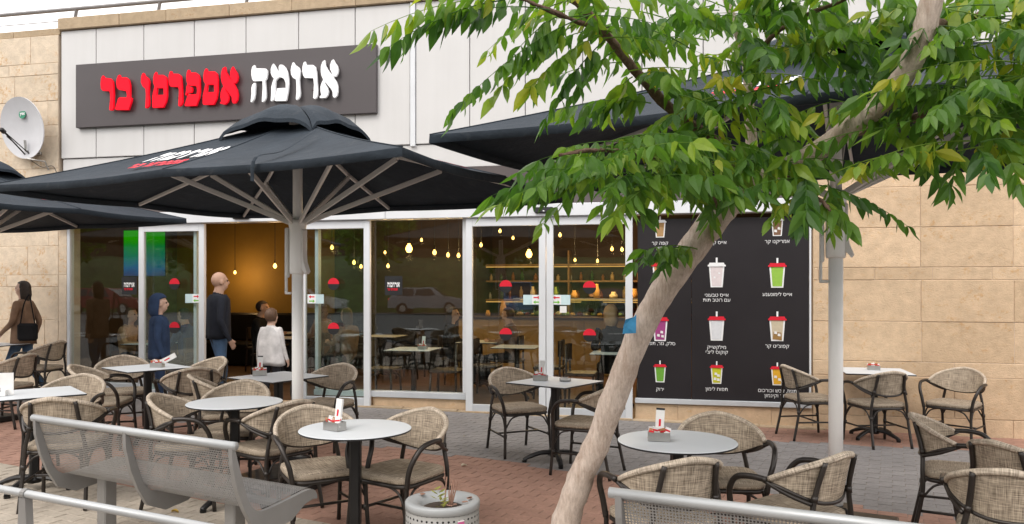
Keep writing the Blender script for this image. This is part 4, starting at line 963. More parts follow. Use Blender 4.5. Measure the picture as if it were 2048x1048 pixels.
limb('branch', [(1470, 392, 3.83, .05), (1462, 318, 3.78, .042), (1400, 262, 3.68, .026), (1335, 212, 3.58, .024), (1270, 140, 3.45, .021), (1205, 60, 3.3, .019), (1150, 2, 3.2, .016), (1060, -70, 3.1, .010)], M['bark_dark'], 5, 9, .05, 2)
limb('branch', [(1478, 385, 3.83, .045), (1502, 320, 3.85, .032), (1498, 200, 3.85, .024), (1492, 120, 3.85, .022), (1470, 50, 3.8, .02), (1445, -30, 3.75, .016), (1420, -140, 3.7, .010)], M['bark'], 5, 9, .05, 3)
limb('branch', [(1690, 262, 3.36, .03), (1780, 250, 3.45, .02), (1880, 220, 3.25, .015), (1980, 190, 3.1, .010), (2060, 190, 3.0, .006)], M['bark_dark'], 5, 8, .05, 4)
limb('branch', [(1440, 420, 3.86, .03), (1380, 350, 3.6, .014), (1290, 310, 3.35, .011), (1190, 300, 3.15, .008), (1120, 310, 3.0, .005)], M['bark_dark'], 5, 8, .05, 5)
limb('branch', [(1852, 50, 2.96, .03), (1930, 40, 3.3, .014), (2010, 10, 3.1, .009), (2080, 10, 3.0, .006)], M['bark_dark'], 5, 8, .05, 6)
limb('branch', [(1492, 130, 3.85, .018), (1560, 60, 3.6, .012), (1650, 15, 3.4, .009), (1740, -20, 3.3, .005)], M['bark_dark'], 5, 8, .05, 7)
limb('branch', [(1560, 345, 3.74, .03), (1600, 380, 3.5, .012), (1640, 400, 3.3, .008), (1660, 420, 3.2, .005)], M['bark_dark'], 5, 8, .05, 8)
limb('branch', [(1205, 60, 3.3, .012), (1120, 30, 3.15, .008), (1040, -5, 3.05, .006)], M['bark_dark'], 5, 7, .05, 9)
rl = random.Random(21)
def leaflet(b, p, d, L, wid, q):
    """lanceolate blade folded along its midrib"""
    d = d.normalized(); side = d.cross(Vector((q.uniform(-1, 1), q.uniform(-1, 1), q.uniform(-.3, .3))))
    if side.length < .1: side = d.cross(Vector((1, .3, 0)))
    side.normalize(); nrm = side.cross(d); curl = q.uniform(-.08, .22)
    k = len(b.v); st = [(0, .03), (.18, .72), (.42, 1.0), (.70, .62), (1.0, 0)]
    for f, w in st:
        c = p + d * L * f + nrm * curl * L * math.sin(f * 2.2) + Vector((0, 0, -.10 * L * f * f))
        if w > .01:
            b.v += [c - side * wid * w + nrm * wid * .28 * w, c, c + side * wid * w + nrm * wid * .28 * w]
        else: b.v.append(c)
    for i in range(3):
        o = k + i * 3; b.face((o, o + 1, o + 4, o + 3)); b.face((o + 1, o + 2, o + 5, o + 4))
    o = k + 9; b.face((o, o + 1, o + 3)); b.face((o + 1, o + 2, o + 3))
def compound(p, e, n, LL, q, droop=.12):
    """pinnate leaf from p to e (world, relative to the tree): stalk and paired drooping leaflets"""
    b = MB(); ax = e - p; L = ax.length; pts = []
    for i in range(9):
        f = i / 8; pts.append(p + ax * f + Vector((0, 0, droop * L * (4 * f * (1 - f)) * .55)))
    b.tube(pts, [.0032 - .0024 * i / 8 for i in range(9)], 5)
    dirx = ax.normalized(); sd = dirx.cross(Vector((0, 0, 1))); sd = sd.normalized() if sd.length > .05 else Vector((1, 0, 0))
    for i in range(n):
        f = .2 + .78 * i / (n - 1); k = f * 8; j = min(int(k), 7); c = pts[j].lerp(pts[j + 1], k - j)
        sz = LL * (1 - .35 * abs(f - .5) * 1.2) * q.uniform(.72, 1.12)
        for s_ in (-1, 1):
            dr = sd * s_ * q.uniform(.45, .85) + dirx * q.uniform(.25, .5) + Vector((0, 0, q.uniform(-1.05, -.45)))
            leaflet(b, c, dr, sz, sz * q.uniform(.19, .235), q)
    leaflet(b, pts[-1], dirx + Vector((0, 0, -.5)), LL * .9, LL * .18, q)
    return b
count = 0
def put_leaf(p, e, n=None, LL=None):
    global count
    q = random.Random(1000 + count); L = (e - p).length
    b = compound(p, e, n or max(5, int(L / .050)), LL or q.uniform(.085, .14), q)
    mid = (p + e) / 2
    for v in b.v: v -= mid
    b.build('leaf', M['leaf'], tree, loc=mid); count += 1
EX = [((1040, -5, 3.05), (742, 62, 3.0)), ((1010, 0, 3.05), (775, 96, 2.95)), ((1100, 20, 3.1), (880, 40, 3.0)), ((1180, 30, 3.2), (905, 225, 2.95)), ((1150, 50, 3.2), (985, 195, 3.05)), ((1120, 30, 3.2), (1010, 130, 3.05)), ((1060, -20, 3.05), (860, -10, 2.9)),
      ((1205, 70, 3.3), (1060, 175, 3.1)), ((1210, 80, 3.3), (1090, 240, 3.15)), ((1230, 100, 3.35), (1130, 215, 3.2)),
      ((1400, 500, 3.85), (1290, 500, 3.7)), ((1385, 495, 3.85), (1268, 525, 3.65)), ((1380, 500, 3.85), (1320, 535, 3.7)),
      ((1640, 400, 3.3), (1690, 440, 3.2)), ((1620, 395, 3.3), (1600, 450, 3.2)), ((1590, 395, 3.3), (1540, 440, 3.2)), ((2000, 280, 2.95), (2040, 370, 2.85)), ((1930, 300, 3.0), (1900, 370, 2.95))]
for a_, e_ in EX: put_leaf(rel(*a_), rel(*e_))
SEED = [(1150, 10, 3.2, 5), (1205, 60, 3.3, 5), (1270, 140, 3.45, 4), (1320, 200, 3.5, 5), (1350, 40, 3.4, 4), (1430, 0, 3.6, 5), (1395, 265, 3.5, 6), (1300, 305, 3.3, 8), (1250, 300, 3.2, 6), (1235, 345, 3.15, 5), (1470, 255, 3.6, 3), (1590, 320, 3.4, 3), (1635, 372, 3.25, 5), (1560, 40, 3.55, 5), (1650, 5, 3.4, 6), (1705, 75, 3.4, 3), (1815, 245, 3.15, 3), (1890, 190, 3.15, 6), (1950, 70, 3.1, 8), (2020, 20, 3.0, 7), (1960, 190, 3.0, 7), (2035, 230, 2.95, 7), (1930, 280, 2.95, 5), (1395, 325, 3.5, 3), (1430, 345, 3.35, 4), (1335, 372, 3.25, 3), (1400, 95, 3.5, 4), (1425, 195, 3.4, 4), (1545, 185, 3.4, 4), (1650, 185, 3.4, 4), (1605, 255, 3.5, 2), (1600, 95, 3.5, 4), (1510, 70, 3.6, 3), (2030, 140, 2.95, 5), (1990, 60, 3.0, 4), (1790, 10, 3.4, 4), (1890, 10, 3.3, 6), (1290, 360, 3.2, 4), (1210, 330, 3.1, 4), (1480, 30, 3.7, 3), (2000, 120, 3.0, 5), (1700, -30, 3.4, 4), (1220, -30, 3.2, 4)]
for sx, sy, sY, n in SEED:
    base = rel(sx, sy, sY); a0 = rl.uniform(0, 6.28)
    for k in range(n):
        a = a0 + 6.283 * k / n + rl.uniform(-.35, .35); L = rl.uniform(.32, .50)
        dz = rl.uniform(-.42, .12); d = Vector((math.cos(a) * 1.0, math.sin(a) * .6, dz)).normalized()
        st = base + Vector((rl.uniform(-.05, .05), rl.uniform(-.06, .06), rl.uniform(-.05, .05)))
        put_leaf(st, st + d * L)
tagp = at(1259, 650, 3.96); bt = thing('blue_tag', tagp, 0, 'torn blue paper tag pinned to the leaning trunk', 'tag'); M['blue'] = plain('blue_paper', (.03, .22, .42), .6, 0, .2, 30)
b = MB(); pts = [(-.035, .0, -.045), (.03, -.02, -.04), (.034, .0, .02), (.036, .006, .055), (.022, .0, .04), (-.02, -.012, .03), (-.03, -.006, 0)]
b.v = [Vector(p) for p in pts] + [Vector(p) + Vector((0, .003, 0)) for p in pts]; n_ = len(pts); b.face(range(n_)); b.face([n_ + k for k in range(n_)][::-1])
for k in range(n_): b.face((k, (k + 1) % n_, n_ + (k + 1) % n_, n_ + k))
b.build('tag_sheet', M['blue'], bt)
# litter on the ground
M['fallen'] = plain('fallen_leaf', (.42, .27, .04), .6); M['scrap'] = plain('pale_scrap', (.62, .55, .42), .7)
for k, (px, py, mt, sc, lb) in enumerate([(350, 1037, 'fallen', .05, 'yellow fallen leaf on the beige pavers below the left bench'), (928, 936, 'scrap', .06, 'pale curled husk on the red pavers behind the drum planter'), (928, 877, 'scrap', .018, 'white crumb on the grey pavers before the closed doors'), (436, 1014, 'black_print', .07, 'dark flat scrap under the left bench')]):
    Y = EYE * FPX / (py - HZ); p = at(px, py, Y); p.z = gz(p.x) + .006; o = thing('litter', p, .6 * k, lb, 'litter', 'litter on the paving'); b = MB()
    rows = [[Vector((sc * (i / 4 - .5), sc * .28 * s_ * (1 - (i / 2 - 1) ** 2 + .15), .012 * abs(s_) + .006 * math.sin(i))) for s_ in (-1, 0, 1)] for i in range(5)]
    b.sheet(rows, 0); b.sheet([[p_ + Vector((0, 0, -.003)) for p_ in r_] for r_ in rows], 0, flip=True); b.build('scrap', M[mt], o)

# ------------------------------------------------------------------ inside the cafe
def fpos(px, py, v):
    """point seen at a photo pixel, v metres behind the glass"""
    d = Vector(((px - CXP) / FPX, 1, (HZ - py) / FPX)); k = FN.dot(FP0) + v; t = k / FN.dot(d); p = d * t; r_ = p - FP0
    return r_.dot(FD), EYE + p.z
M['bulb'] = emis('lit_filament_bulb', (1.0, .50, .10), 7)
M['bulb_small'] = emis('lit_small_bulb', (1.0, .50, .11), 4.5)
def pendant(px, py, v, r_, watt, label):
    r_ *= .82 if r_ < .045 else .9
    u, z = fpos(px, py, v); t = fthing('pendant_lamp', u, v, z, label, 'lamp', 'lit pendant bulbs in the cafe')
    b = MB(); b.lathe([(.001, -r_ * 1.25), (r_ * .6, -r_ * 1.05), (r_, -.2 * r_), (r_ * .85, .5 * r_), (r_ * .4, 1.2 * r_), (r_ * .35, 1.5 * r_)], 14); b.build('bulb', M['bulb'] if r_ > .035 else M['bulb_small'], t, True)
    b = MB(); b.lathe([(r_ * .42, 1.45 * r_), (r_ * .5, 1.5 * r_), (r_ * .5, 2.6 * r_), (.006, 2.9 * r_), (.004, 3.02 - z)], 10); b.build('cord', M['black_print'], t)
    ld = bpy.data.lights.new('bulb_light', 'POINT'); ld.energy = watt * (.28 if v < 3.9 else .95); ld.color = (1, .60, .25); ld.shadow_soft_size = r_; o = link('bulb_light', ld, t, (0, 0, -r_ * 2.6))
LP = [(818, 497, .9, .055, 22, 'largest lit bulb, in the window with the parked car reflection'), (1058, 508, .9, .05, 22, 'bright star shaped bulb behind the left closed door'),
      (869, 505, 2.2, .04, 14, 'lit bulb left of a close pair in the middle window'), (896, 510, 2.7, .036, 14, 'left bulb of the close pair in the middle window'), (917, 511, 2.9, .036, 14, 'right bulb of the close pair in the middle window'),
      (550, 532, 2.6, .04, 20, 'single bulb hanging in the open doorway above the children'), (708, 525, 2.0, .034, 12, 'upper small bulb behind the right open door leaf'), (722, 533, 3.4, .034, 12, 'lower small bulb behind the right open door leaf'),
      (664, 495, 1.6, .034, 12, 'bulb beside the inner edge of the right open door leaf'), (776, 532, 3.0, .034, 12, 'small low bulb at the left of the middle window'), (962, 490, 3.2, .034, 14, 'small bulb at the left of the left closed door'),
      (1224, 498, 4.2, .036, 20, 'left of two small bulbs over the counter'), (1244, 499, 4.2, .036, 20, 'right of two small bulbs over the counter'), (1120, 470, 4.0, .036, 20, 'small high bulb over the counter'), (170, 520, 3.0, .03, 16, 'small bulb far inside the left window')]
LP += [(843, 480, 3.6, .03, 8, 'tiny high bulb above the largest lit bulb'), (1000, 462, 2.6, .03, 8, 'tiny bulb under the top of the left closed door'), (1026, 476, 3.6, .03, 8, 'tiny bulb right of the one under the door top'), (940, 520, 4.2, .03, 10, 'tiny low bulb by the left stile of the closed doors'), (770, 505, 4.2, .03, 10, 'tiny bulb above the middle window sticker'), (1150, 520, 4.3, .03, 14, 'tiny bulb low over the counter'), (1195, 522, 4.3, .03, 14, 'tiny bulb right of the low one over the counter'), (470, 545, 5.0, .035, 13, 'bulb hanging close to the glowing ochre wall')]
for a_ in LP: pendant(*a_)
# television
u0, z0 = fpos(250, 552, 1.3); u1, z1 = fpos(332, 460, 1.3)
tv = fthing('television', (u0 + u1) / 2, 1.3, z0, 'wall television glowing green over blue inside the left window', 'television')
def tv_mat():
    m = bpy.data.materials.new('tv_picture'); m.use_nodes = True; t = m.node_tree; t.nodes.clear()
    tc = N(t, 'ShaderNodeTexCoord'); sx = N(t, 'ShaderNodeSeparateXYZ'); t.links.new(tc.outputs['Generated'], sx.inputs[0])
    n = noise(t, 2.5, 2, tc.outputs['Generated']); ma = N(t, 'ShaderNodeMath', op='MULTIPLY_ADD', i1=.35); t.links.new(n.outputs[0], ma.inputs[0]); t.links.new(sx.outputs['Z'], ma.inputs[2])
    r_ = ramp(t, ma.outputs[0], [(.12, (.04, .03, .12)), (.35, (.01, .10, .26)), (.62, (.01, .20, .12)), (.9, (.015, .30, .005)), (1, (.02, .36, .0))])
    e = N(t, 'ShaderNodeEmission', i1=.5); o = N(t, 'ShaderNodeOutputMaterial'); t.links.new(r_.outputs[0], e.inputs[0]); t.links.new(e.outputs[0], o.inputs[0]); return m
w_, h_ = u1 - u0, z1 - z0
b = MB(); b.bbox((0, 0, h_ / 2), (w_ + .03, .05, h_ + .03), .005); b.tube([(0, .03, h_), (0, .03, 3.02 - z0)], .025, 8); b.build('housing', M['black_print'], tv)
b = MB(); b.box((0, -.028, h_ / 2), (w_, .004, h_)); b.build('screen', tv_mat(), tv)
# counter, display case, back shelves
M['display'] = emis('lit_display', (1.0, .50, .13), .55); M['counter'] = plain('counter_front', (.46, .30, .10), .5, 0, .12, 2)
ct = fthing('service_counter', .2, 4.4, 0, 'long ochre service counter with a lit pastry case behind the closed doors', 'counter')
b = MB(); b.bbox((0, .35, .52), (5.4, .7, 1.04), .01); b.build('counter_body', M['counter'], ct)
b = MB(); b.bbox((0, .33, 1.06), (5.5, .8, .04), .006); b.build('counter_top', M['int_dark'], ct)
for k in range(9):
    b = MB(); b.bbox((-2.4 + k * .6, -.004, .52), (.585, .012, 1.0), .004); b.build('front_panel', M['counter'], ct)
b = MB(); b.box((.0, .25, 1.24), (3.4, .006, .32)); b.build('case_glass', M['glass'], ct)
b = MB(); b.box((.0, .45, 1.41), (3.4, .35, .02)); b.build('case_shelf', M['steel'], ct)
b = MB(); b.box((0, .45, 1.385), (3.2, .03, .02)); b.build('case_light', M['display'], ct)
q = random.Random(9); FOOD = [plain('food%d' % k, c, .6) for k, c in enumerate([(.5, .28, .08), (.4, .06, .04), (.6, .5, .3), (.2, .3, .05)])]
for k in range(26):
    b = MB(); s_ = q.uniform(.05, .1); b.lathe([(.001, 0), (s_, .01), (s_ * .9, s_ * .7), (s_ * .3, s_), (.001, s_)], 8); b.build('pastry', FOOD[k % 4], ct, True, loc=(-1.6 + k * .128, .45 + q.uniform(-.1, .1), 1.085))
for k in range(14):
    b = MB(); hh = q.uniform(.1, .3); r_ = q.uniform(.04, .08); b.lathe([(r_, 0), (r_ * 1.05, hh * .5), (r_ * .6, hh * .8), (r_ * .6, hh)], 10); b.build('jar', FOOD[q.randrange(4)], ct, True, loc=(-2.6 + k * .4 + q.uniform(-.1, .1), .2 + q.uniform(-.1, .2) if abs(-2.6 + k * .4) > 1.75 else .45, 1.08 if abs(-2.6 + k * .4) > 1.75 else 1.42))
b = MB(); b.bbox((1.2, .45, 1.62), (.7, .5, .38), .03); b.bbox((1.2, .15, 1.5), (.6, .12, .1), .02); b.build('espresso_machine', M['steel'], ct)
sh = fthing('back_shelf', .2, 6.7, 0, 'back bar shelves of bottles and cups under a lit strip', 'shelf')
for z_ in (.9, 1.35, 1.75, 2.1): b = MB(); b.bbox((0, 0, z_), (5.6, .4, .04), .004); b.build('board', M['wood'], sh)
for x_ in (-2.8, -.9, .9, 2.8): b = MB(); b.bbox((x_, 0, 1.2), (.04, .4, 2.4), .004); b.build('upright', M['wood'], sh)
b = MB(); b.box((0, -.17, 2.06), (5.4, .03, .02)); b.build('light_strip', M['display'], sh)
b = MB(); b.box((0, -.17, 1.31), (5.4, .03, .02)); b.build('light_strip', M['display'], sh)
b = MB(); b.bbox((1.6, -.22, 2.3), (1.2, .03, .28), .004); hb_ = b.build('header_board', M['black_print'], sh)
BT = [plain('bottle%d' % k, c, .25) for k, c in enumerate([(.5, .5, .48), (.3, .12, .04), (.06, .14, .05), (.55, .4, .2)])]
for z_ in (.92, 1.37, 1.77):
    for k in range(22):
        b = MB(); r_ = q.uniform(.03, .05); hh = q.uniform(.12, .28); b.lathe([(r_, 0), (r_, hh * .65), (r_ * .4, hh * .8), (r_ * .4, hh)], 8); b.build('bottle', BT[q.randrange(4)], sh, True, loc=(-2.65 + k * .245 + q.uniform(-.04, .04), q.uniform(-.1, .08), z_))
# sofa bench along the ochre wall
sf = fthing('sofa_bench', -5.8, 5.0, 0, 'long dark sofa bench along the ochre wall inside', 'sofa')
b = MB(); b.bbox((0, 0, .24), (5.6, .6, .46), .03); b.build('seat', M['black_metal'], sf); b = MB(); b.bbox((0, .25, .78), (5.6, .16, .6), .04); b.build('back', M['black_metal'], sf)
M['dark_wood'] = plain('dark_wood', (.03, .02, .015), .45, 0, .2, 6)
def inner_chair_parts():
    P = []; b = MB(); b.bbox((0, 0, .45), (.42, .42, .04), .01); P.append(('seat', b.mesh('seat', M['dark_wood']), None))
    b = MB(); b.sheet([[Vector((.2 * math.sin(a), -.16 - .06 * math.cos(a), z)) for a in [R(-80) + R(16) * i for i in range(11)]] for z in (.62, .85)]); b.sheet([[Vector((.185 * math.sin(a), -.145 - .05 * math.cos(a), z)) for a in [R(-80) + R(16) * i for i in range(11)]] for z in (.62, .85)], flip=True); P.append(('backrest', b.mesh('backrest', M['dark_wood'], True), None))
    for sx, sy in ((-1, -1), (1, -1), (-1, 1), (1, 1)): b = MB(); b.tube([(sx * .2, sy * .2, 0), (sx * .18, sy * .18, .44)] + ([(sx * .17, -.19, .84)] if sy < 0 else []), .016, 7); P.append(('leg', b.mesh('leg', M['dark_wood'], True), None))
    return P
IC = inner_chair_parts()
def fput(u, v): p = FW(u, v, 0); return p.x, p.y
IT = [(-6.5, .95, 'square inner table behind the left window'), (-5.0, 2.6, 'inner table by the seated pair'), (-5.9, 3.9, 'inner table before the sofa bench'), (-2.1, .75, 'inner table right behind the middle window'), (-1.55, 2.4, 'inner table deeper behind the middle window'), (-.75, 1.5, 'inner table behind the left closed door'), (.78, .75, 'inner table before the woman in the headscarf'), (-3.6, 3.4, 'inner table far behind the right open door leaf')]
for k, (u, v, lb) in enumerate(IT):
    x, y = fput(u, v); o = table(x, y, 'square', .66, FA, lb, z=0.0); o['group'] = 'tables inside the cafe'
    for du, f_, sn in ((-.48, 1, 'left'), (.48, -1, 'right')):
        x2, y2 = fput(u + du, v + .05); d = FD * f_; put_chair(x2, y2, (d.x, d.y), 'dark chair %s of the %s' % (sn, lb), 'dark chairs inside the cafe', IC, 'inner_chair', 0.0)
x, y = fput(-1.95, .7); caddy(x, y, FA, 'sugar caddy with card seen through the middle window', 'up', 0.0)
x, y = fput(-6.35, .9); caddy(x, y, FA, 'sugar caddy with card seen through the left window', 'up', 0.0)

# ------------------------------------------------------------------ people
M['eye'] = plain('eye', (.03, .02, .018), .2); M['skin'] = plain('skin', (.50, .30, .21), .55, 0, .06, 10); M['skin2'] = plain('skin_light', (.55, .35, .26), .55, 0, .06, 10)
def cloth(n, c): return plain('cloth_' + n, c, .88, 0, .28, 7, 1.0, 16, spec=.2)
M['denim'] = cloth('denim', (.075, .13, .22)); M['jacket'] = cloth('dark_jacket', (.022, .024, .032)); M['coat'] = cloth('brown_coat', (.21, .13, .085)); M['hoodie_blue'] = cloth('navy_hoodie', (.03, .05, .10)); M['hoodie_white'] = cloth('pale_hoodie', (.60, .58, .57))
M['hair_dark'] = plain('dark_hair', (.03, .018, .012), .6, 0, .3, 40); M['hair_brown'] = plain('brown_hair', (.10, .05, .025), .6, 0, .3, 40); M['shoe'] = plain('shoe', (.03, .028, .028), .5); M['black_cloth'] = cloth('black', (.012, .012, .013)); M['scarf'] = cloth('peach_scarf', (.45, .28, .16)); M['trouser'] = cloth('dark_trousers', (.03, .03, .035))
STAND = dict(pelvis=(0, 0, .95), spine=(0, -.005, 1.10), chest=(0, 0, 1.29), nb=(0, -.015, 1.44), neck=(0, -.005, 1.515), h0=(0, .025, 1.58), h1=(0, .01, 1.645), h2=(0, -.002, 1.69),
             shL=(-.165, -.01, 1.405), elL=(-.215, -.03, 1.13), wrL=(-.225, .04, .90), paL=(-.222, .06, .835), shR=(.165, -.01, 1.405), elR=(.215, -.03, 1.13), wrR=(.225, .04, .90), paR=(.222, .06, .835),
             hiL=(-.09, 0, .88), knL=(-.10, .02, .49), anL=(-.10, -.02, .09), toL=(-.12, .13, .035), hiR=(.09, 0, .88), knR=(.10, .02, .49), anR=(.10, -.02, .09), toR=(.12, .13, .035))
RAD = dict(pelvis=.135, spine=.125, chest=.14, nb=.085, neck=.06, h0=.055, h1=.06, h2=.04, sh=.068, el=.047, wr=.031, pa=.034, hi=.09, kn=.06, an=.042, to=.036)
EDG = [('pelvis', 'spine'), ('spine', 'chest'), ('chest', 'nb'), ('nb', 'neck'), ('neck', 'h0'), ('h0', 'h1'), ('h1', 'h2')] + [(a + s_, b_ + s_) for s_ in 'LR' for a, b_ in (('sh', 'el'), ('el', 'wr'), ('wr', 'pa'), ('hi', 'kn'), ('kn', 'an'), ('an', 'to'))] + [('chest', 'shL'), ('chest', 'shR'), ('pelvis', 'hiL'), ('pelvis', 'hiR')]
def person(loc, rz, H, pose, mats, label, hair=None, hair_mat=None, fat=1.0, headk=1.0, garment=None):
    t = thing('person', loc, rz, label, 'person'); J = {k: Vector(v) for k, v in STAND.items()}
    for k, v in pose.items(): J[k] = Vector(v)
    sc = H / 1.755; names = list(J); idx = {n: i for i, n in enumerate(names)}; V = [J[n] * sc for n in names]; rad = [RAD[n if n in RAD else n[:2]] * sc * (headk if n[0] == 'h' and n[1] in '012' else fat if n in ('pelvis', 'spine', 'chest') else 1) for n in names]
    E = [(idx[a], idx[b_]) for a, b_ in EDG]; lab = {n: n for n in names}; tags = list(names)
    for s_ in 'LR':       # five fingers per hand
        w, p = J['wr' + s_], J['pa' + s_]; d = (p - w).normalized(); sg = -1 if s_ == 'L' else 1; side = Vector((0, 1, 0)) - d * d.y; side.normalize(); nrm = d.cross(side) * sg
        for k, (o_, ln) in enumerate(((-.026, .06), (-.009, .075), (.009, .08), (.026, .072))):
            a = p + d * .03 + side * -o_; b_ = a + d * ln * .55 - nrm * .008; c = b_ + d * ln * .35 - nrm * .022
            for q_ in (a, b_, c): V.append(q_ * sc); rad.append(.0095 * sc); tags.append('pa' + s_)
            n0 = len(V) - 3; E += [(idx['pa' + s_], n0), (n0, n0 + 1), (n0 + 1, n0 + 2)]
        a = p - d * .01 + side * .035; b_ = a + d * .04 + side * .018 - nrm * .01
        for q_ in (a, b_): V.append(q_ * sc); rad.append(.0105 * sc); tags.append('pa' + s_)
        n0 = len(V) - 2; E += [(idx['pa' + s_], n0), (n0, n0 + 1)]
    hd = J['h0']; fw = Vector((0, 1, 0)); V.append((J['h0'] * .55 + J['h1'] * .45 + fw * .094) * sc); rad.append(.010 * sc); tags.append('h0'); E.append((idx['h0'], len(V) - 1))
    me = bpy.data.meshes.new('body'); me.from_pydata([tuple(v) for v in V], E, []); o = bpy.data.objects.new('body', me); COL.objects.link(o)
    o.modifiers.new('skin', 'SKIN'); sv = me.skin_vertices[0].data
    for i, r_ in enumerate(rad): sv[i].radius = (r_, r_)
    sv[0].use_root = True
    sb = o.modifiers.new('sub', 'SUBSURF'); sb.levels = 2; sb.render_levels = 2
    m2 = bpy.data.meshes.new_from_object(o.evaluated_get(bpy.context.evaluated_depsgraph_get())); bpy.data.objects.remove(o); bpy.data.meshes.remove(me)
    # skull, jaw, nose and ears grown into the same surface
    bm_ = bmesh.new(); bm_.from_mesh(m2); bpy.data.meshes.remove(m2); hc = J['h1'] * sc; ks = sc * headk
    for off, rr_ in (((0, -.012, .012), (.077, .097, .098)), ((0, .032, -.045), (.058, .062, .082)), ((0, .098, -.022), (.013, .02, .026)), ((-.076, -.002, -.018), (.012, .024, .034)), ((.076, -.002, -.018), (.012, .024, .034)), ((0, .072, .018), (.05, .022, .018)), ((0, .082, -.075), (.024, .014, .012))):
        bmesh.ops.create_uvsphere(bm_, u_segments=16, v_segments=10, radius=1.0, matrix=Matrix.Translation(hc + Vector(off) * ks) @ Matrix.Diagonal((rr_[0] * ks, rr_[1] * ks, rr_[2] * ks, 1)))
    m3 = bpy.data.meshes.new('body'); bm_.to_mesh(m3); bm_.free(); o = bpy.data.objects.new('body', m3); COL.objects.link(o)
    rm = o.modifiers.new('rm', 'REMESH'); rm.mode = 'VOXEL'; rm.voxel_size = .0085; sm = o.modifiers.new('sm', 'SMOOTH'); sm.iterations = 2; sm.factor = .5
    m2 = bpy.data.meshes.new_from_object(o.evaluated_get(bpy.context.evaluated_depsgraph_get())); bpy.data.objects.remove(o); bpy.data.meshes.remove(m3)
    m2.materials.clear()
    for m_ in mats: m2.materials.append(m_)           # 0 skin, 1 top, 2 trousers, 3 shoes
    npoly = len(m2.polygons); C = np.zeros(npoly * 3); m2.polygons.foreach_get('center', C); C = C.reshape(-1, 3); best = np.full(npoly, 9.0); mi = np.ones(npoly, int)
    def mid_of(tg): return 0 if tg[:2] in ('h0', 'h1', 'h2', 'ne', 'pa') else 3 if tg[:2] == 'to' else 2 if tg[:2] in ('hi', 'kn', 'an') else 1
    for a, b_ in E:
        A, D = np.array(V[a]), np.array(V[b_] - V[a]); f = np.clip(((C - A) @ D) / max(D @ D, 1e-9), 0, 1); dist = np.linalg.norm(A + f[:, None] * D - C, axis=1) - .5 * min(rad[a], rad[b_])
        k_ = dist < best; best[k_] = dist[k_]; mi[k_] = np.where(f[k_] < .5, mid_of(tags[a]), mid_of(tags[b_]))
    mi[(C[:, 2] < .10 * sc) & (mi == 2)] = 3; mi[np.linalg.norm(C - np.array(hc), axis=1) < .135 * ks] = 0
    m2.polygons.foreach_set('material_index', mi.astype(np.int32)); m2.polygons.foreach_set('use_smooth', np.ones(npoly, bool))
    m2.name = 'body'; link('body', m2, t)
    c = hc + Vector((0, -.008, -.008)) * ks
    for sx in (-1, 1): b = MB(); b.lathe([(.001, -.011), (.008, -.008), (.011, 0), (.008, .008), (.001, .011)], 10); b.build('eye', M['eye'], t, True, loc=hc + Vector((sx * .03, .078, .002)) * ks)
    if hair:
        b = MB(); rows = []; kx, ky, kz = (.086, .108, .104) if hair != 'hood' else (.100, .120, .122)
        for i in range(13):
            th = math.pi * i / 12 * (.78 if hair == 'short' else 1.0 if hair == 'hood' else .85); r_ = []
            for j in range(25):
                ph = 2 * math.pi * j / 24; p = Vector((kx * math.sin(th) * math.sin(ph), ky * math.sin(th) * math.cos(ph), kz * math.cos(th)))
                fr = max(0, math.cos(ph)) * max(0, math.sin(th) - .35)
                if p.z < .05 and p.y > .0: p.y = min(p.y, .01); p.x *= 1.02
                if hair in ('long', 'hood') and p.z < -.02 and p.y <= .02: p.z -= (.14 if hair == 'long' else .11) * (i / 12); p.y -= .012
                r_.append(c + p * ks + Vector((0, -.006, .018)) * ks)
            rows.append(r_)
        b.sheet(rows, 0, flip=True); b.build('hood' if hair == 'hood' else 'hair', hair_mat, t, True)
    if garment:
        zt, zb, wt, wb, dt, db, gm_ = garment; b = MB(); rows = []
        for i in range(10):
            f = i / 9; z = (zt + (zb - zt) * f) * sc; w = (wt + (wb - wt) * f ** .8) * sc * (1 if i > 0 else .72); d = (dt + (db - dt) * f ** .8) * sc * (1 if i > 0 else .75)
            rows.append([Vector((w * math.cos(a), d * math.sin(a) * (1 + .05 * math.sin(a * 5)), z + .008 * math.sin(a * 3))) for a in [2 * math.pi * k / 28 for k in range(29)]])
        rows.append([p * 1.0 + Vector((-p.x * .12, -p.y * .12, .02)) for p in rows[-1]])
        b.sheet(rows, 0); b.build('coat', gm_, t, True)
    return t
walk = dict(hiL=(-.09, .0, .88), knL=(-.10, .16, .51), anL=(-.10, .24, .11), toL=(-.11, .39, .06), knR=(.10, -.02, .49), anR=(.10, -.26, .14), toR=(.11, -.14, .035), elR=(.215, -.12, 1.14), wrR=(.20, -.06, .92), paR=(.195, -.04, .855), elL=(-.21, .03, 1.13), wrL=(-.19, .2, .98), paL=(-.185, .25, .93))
person((-6.80, 10.85, gz(-6.8)), R(90), 1.62, walk, [M['skin2'], M['coat'], M['denim'], M['shoe']], 'walking person in a brown coat and jeans by the left wall', 'long', M['hair_dark'], garment=(1.44, .80, .155, .20, .11, .165, M['coat']))
hbg = thing('handbag', (-6.62, 10.66, gz(-6.6) + .80), R(90), 'dark shoulder bag carried by the walking person', 'bag'); b = MB(); b.bbox((0, 0, .12), (.10, .26, .24), .03); b.build('bag_body', M['black_cloth'], hbg); b = MB(); b.tube(spline([(0, -.1, .23), (0, -.05, .5), (.04, .0, .63), (0, .05, .5), (0, .1, .23)], 5), .009, 6); b.build('strap', M['black_cloth'], hbg)
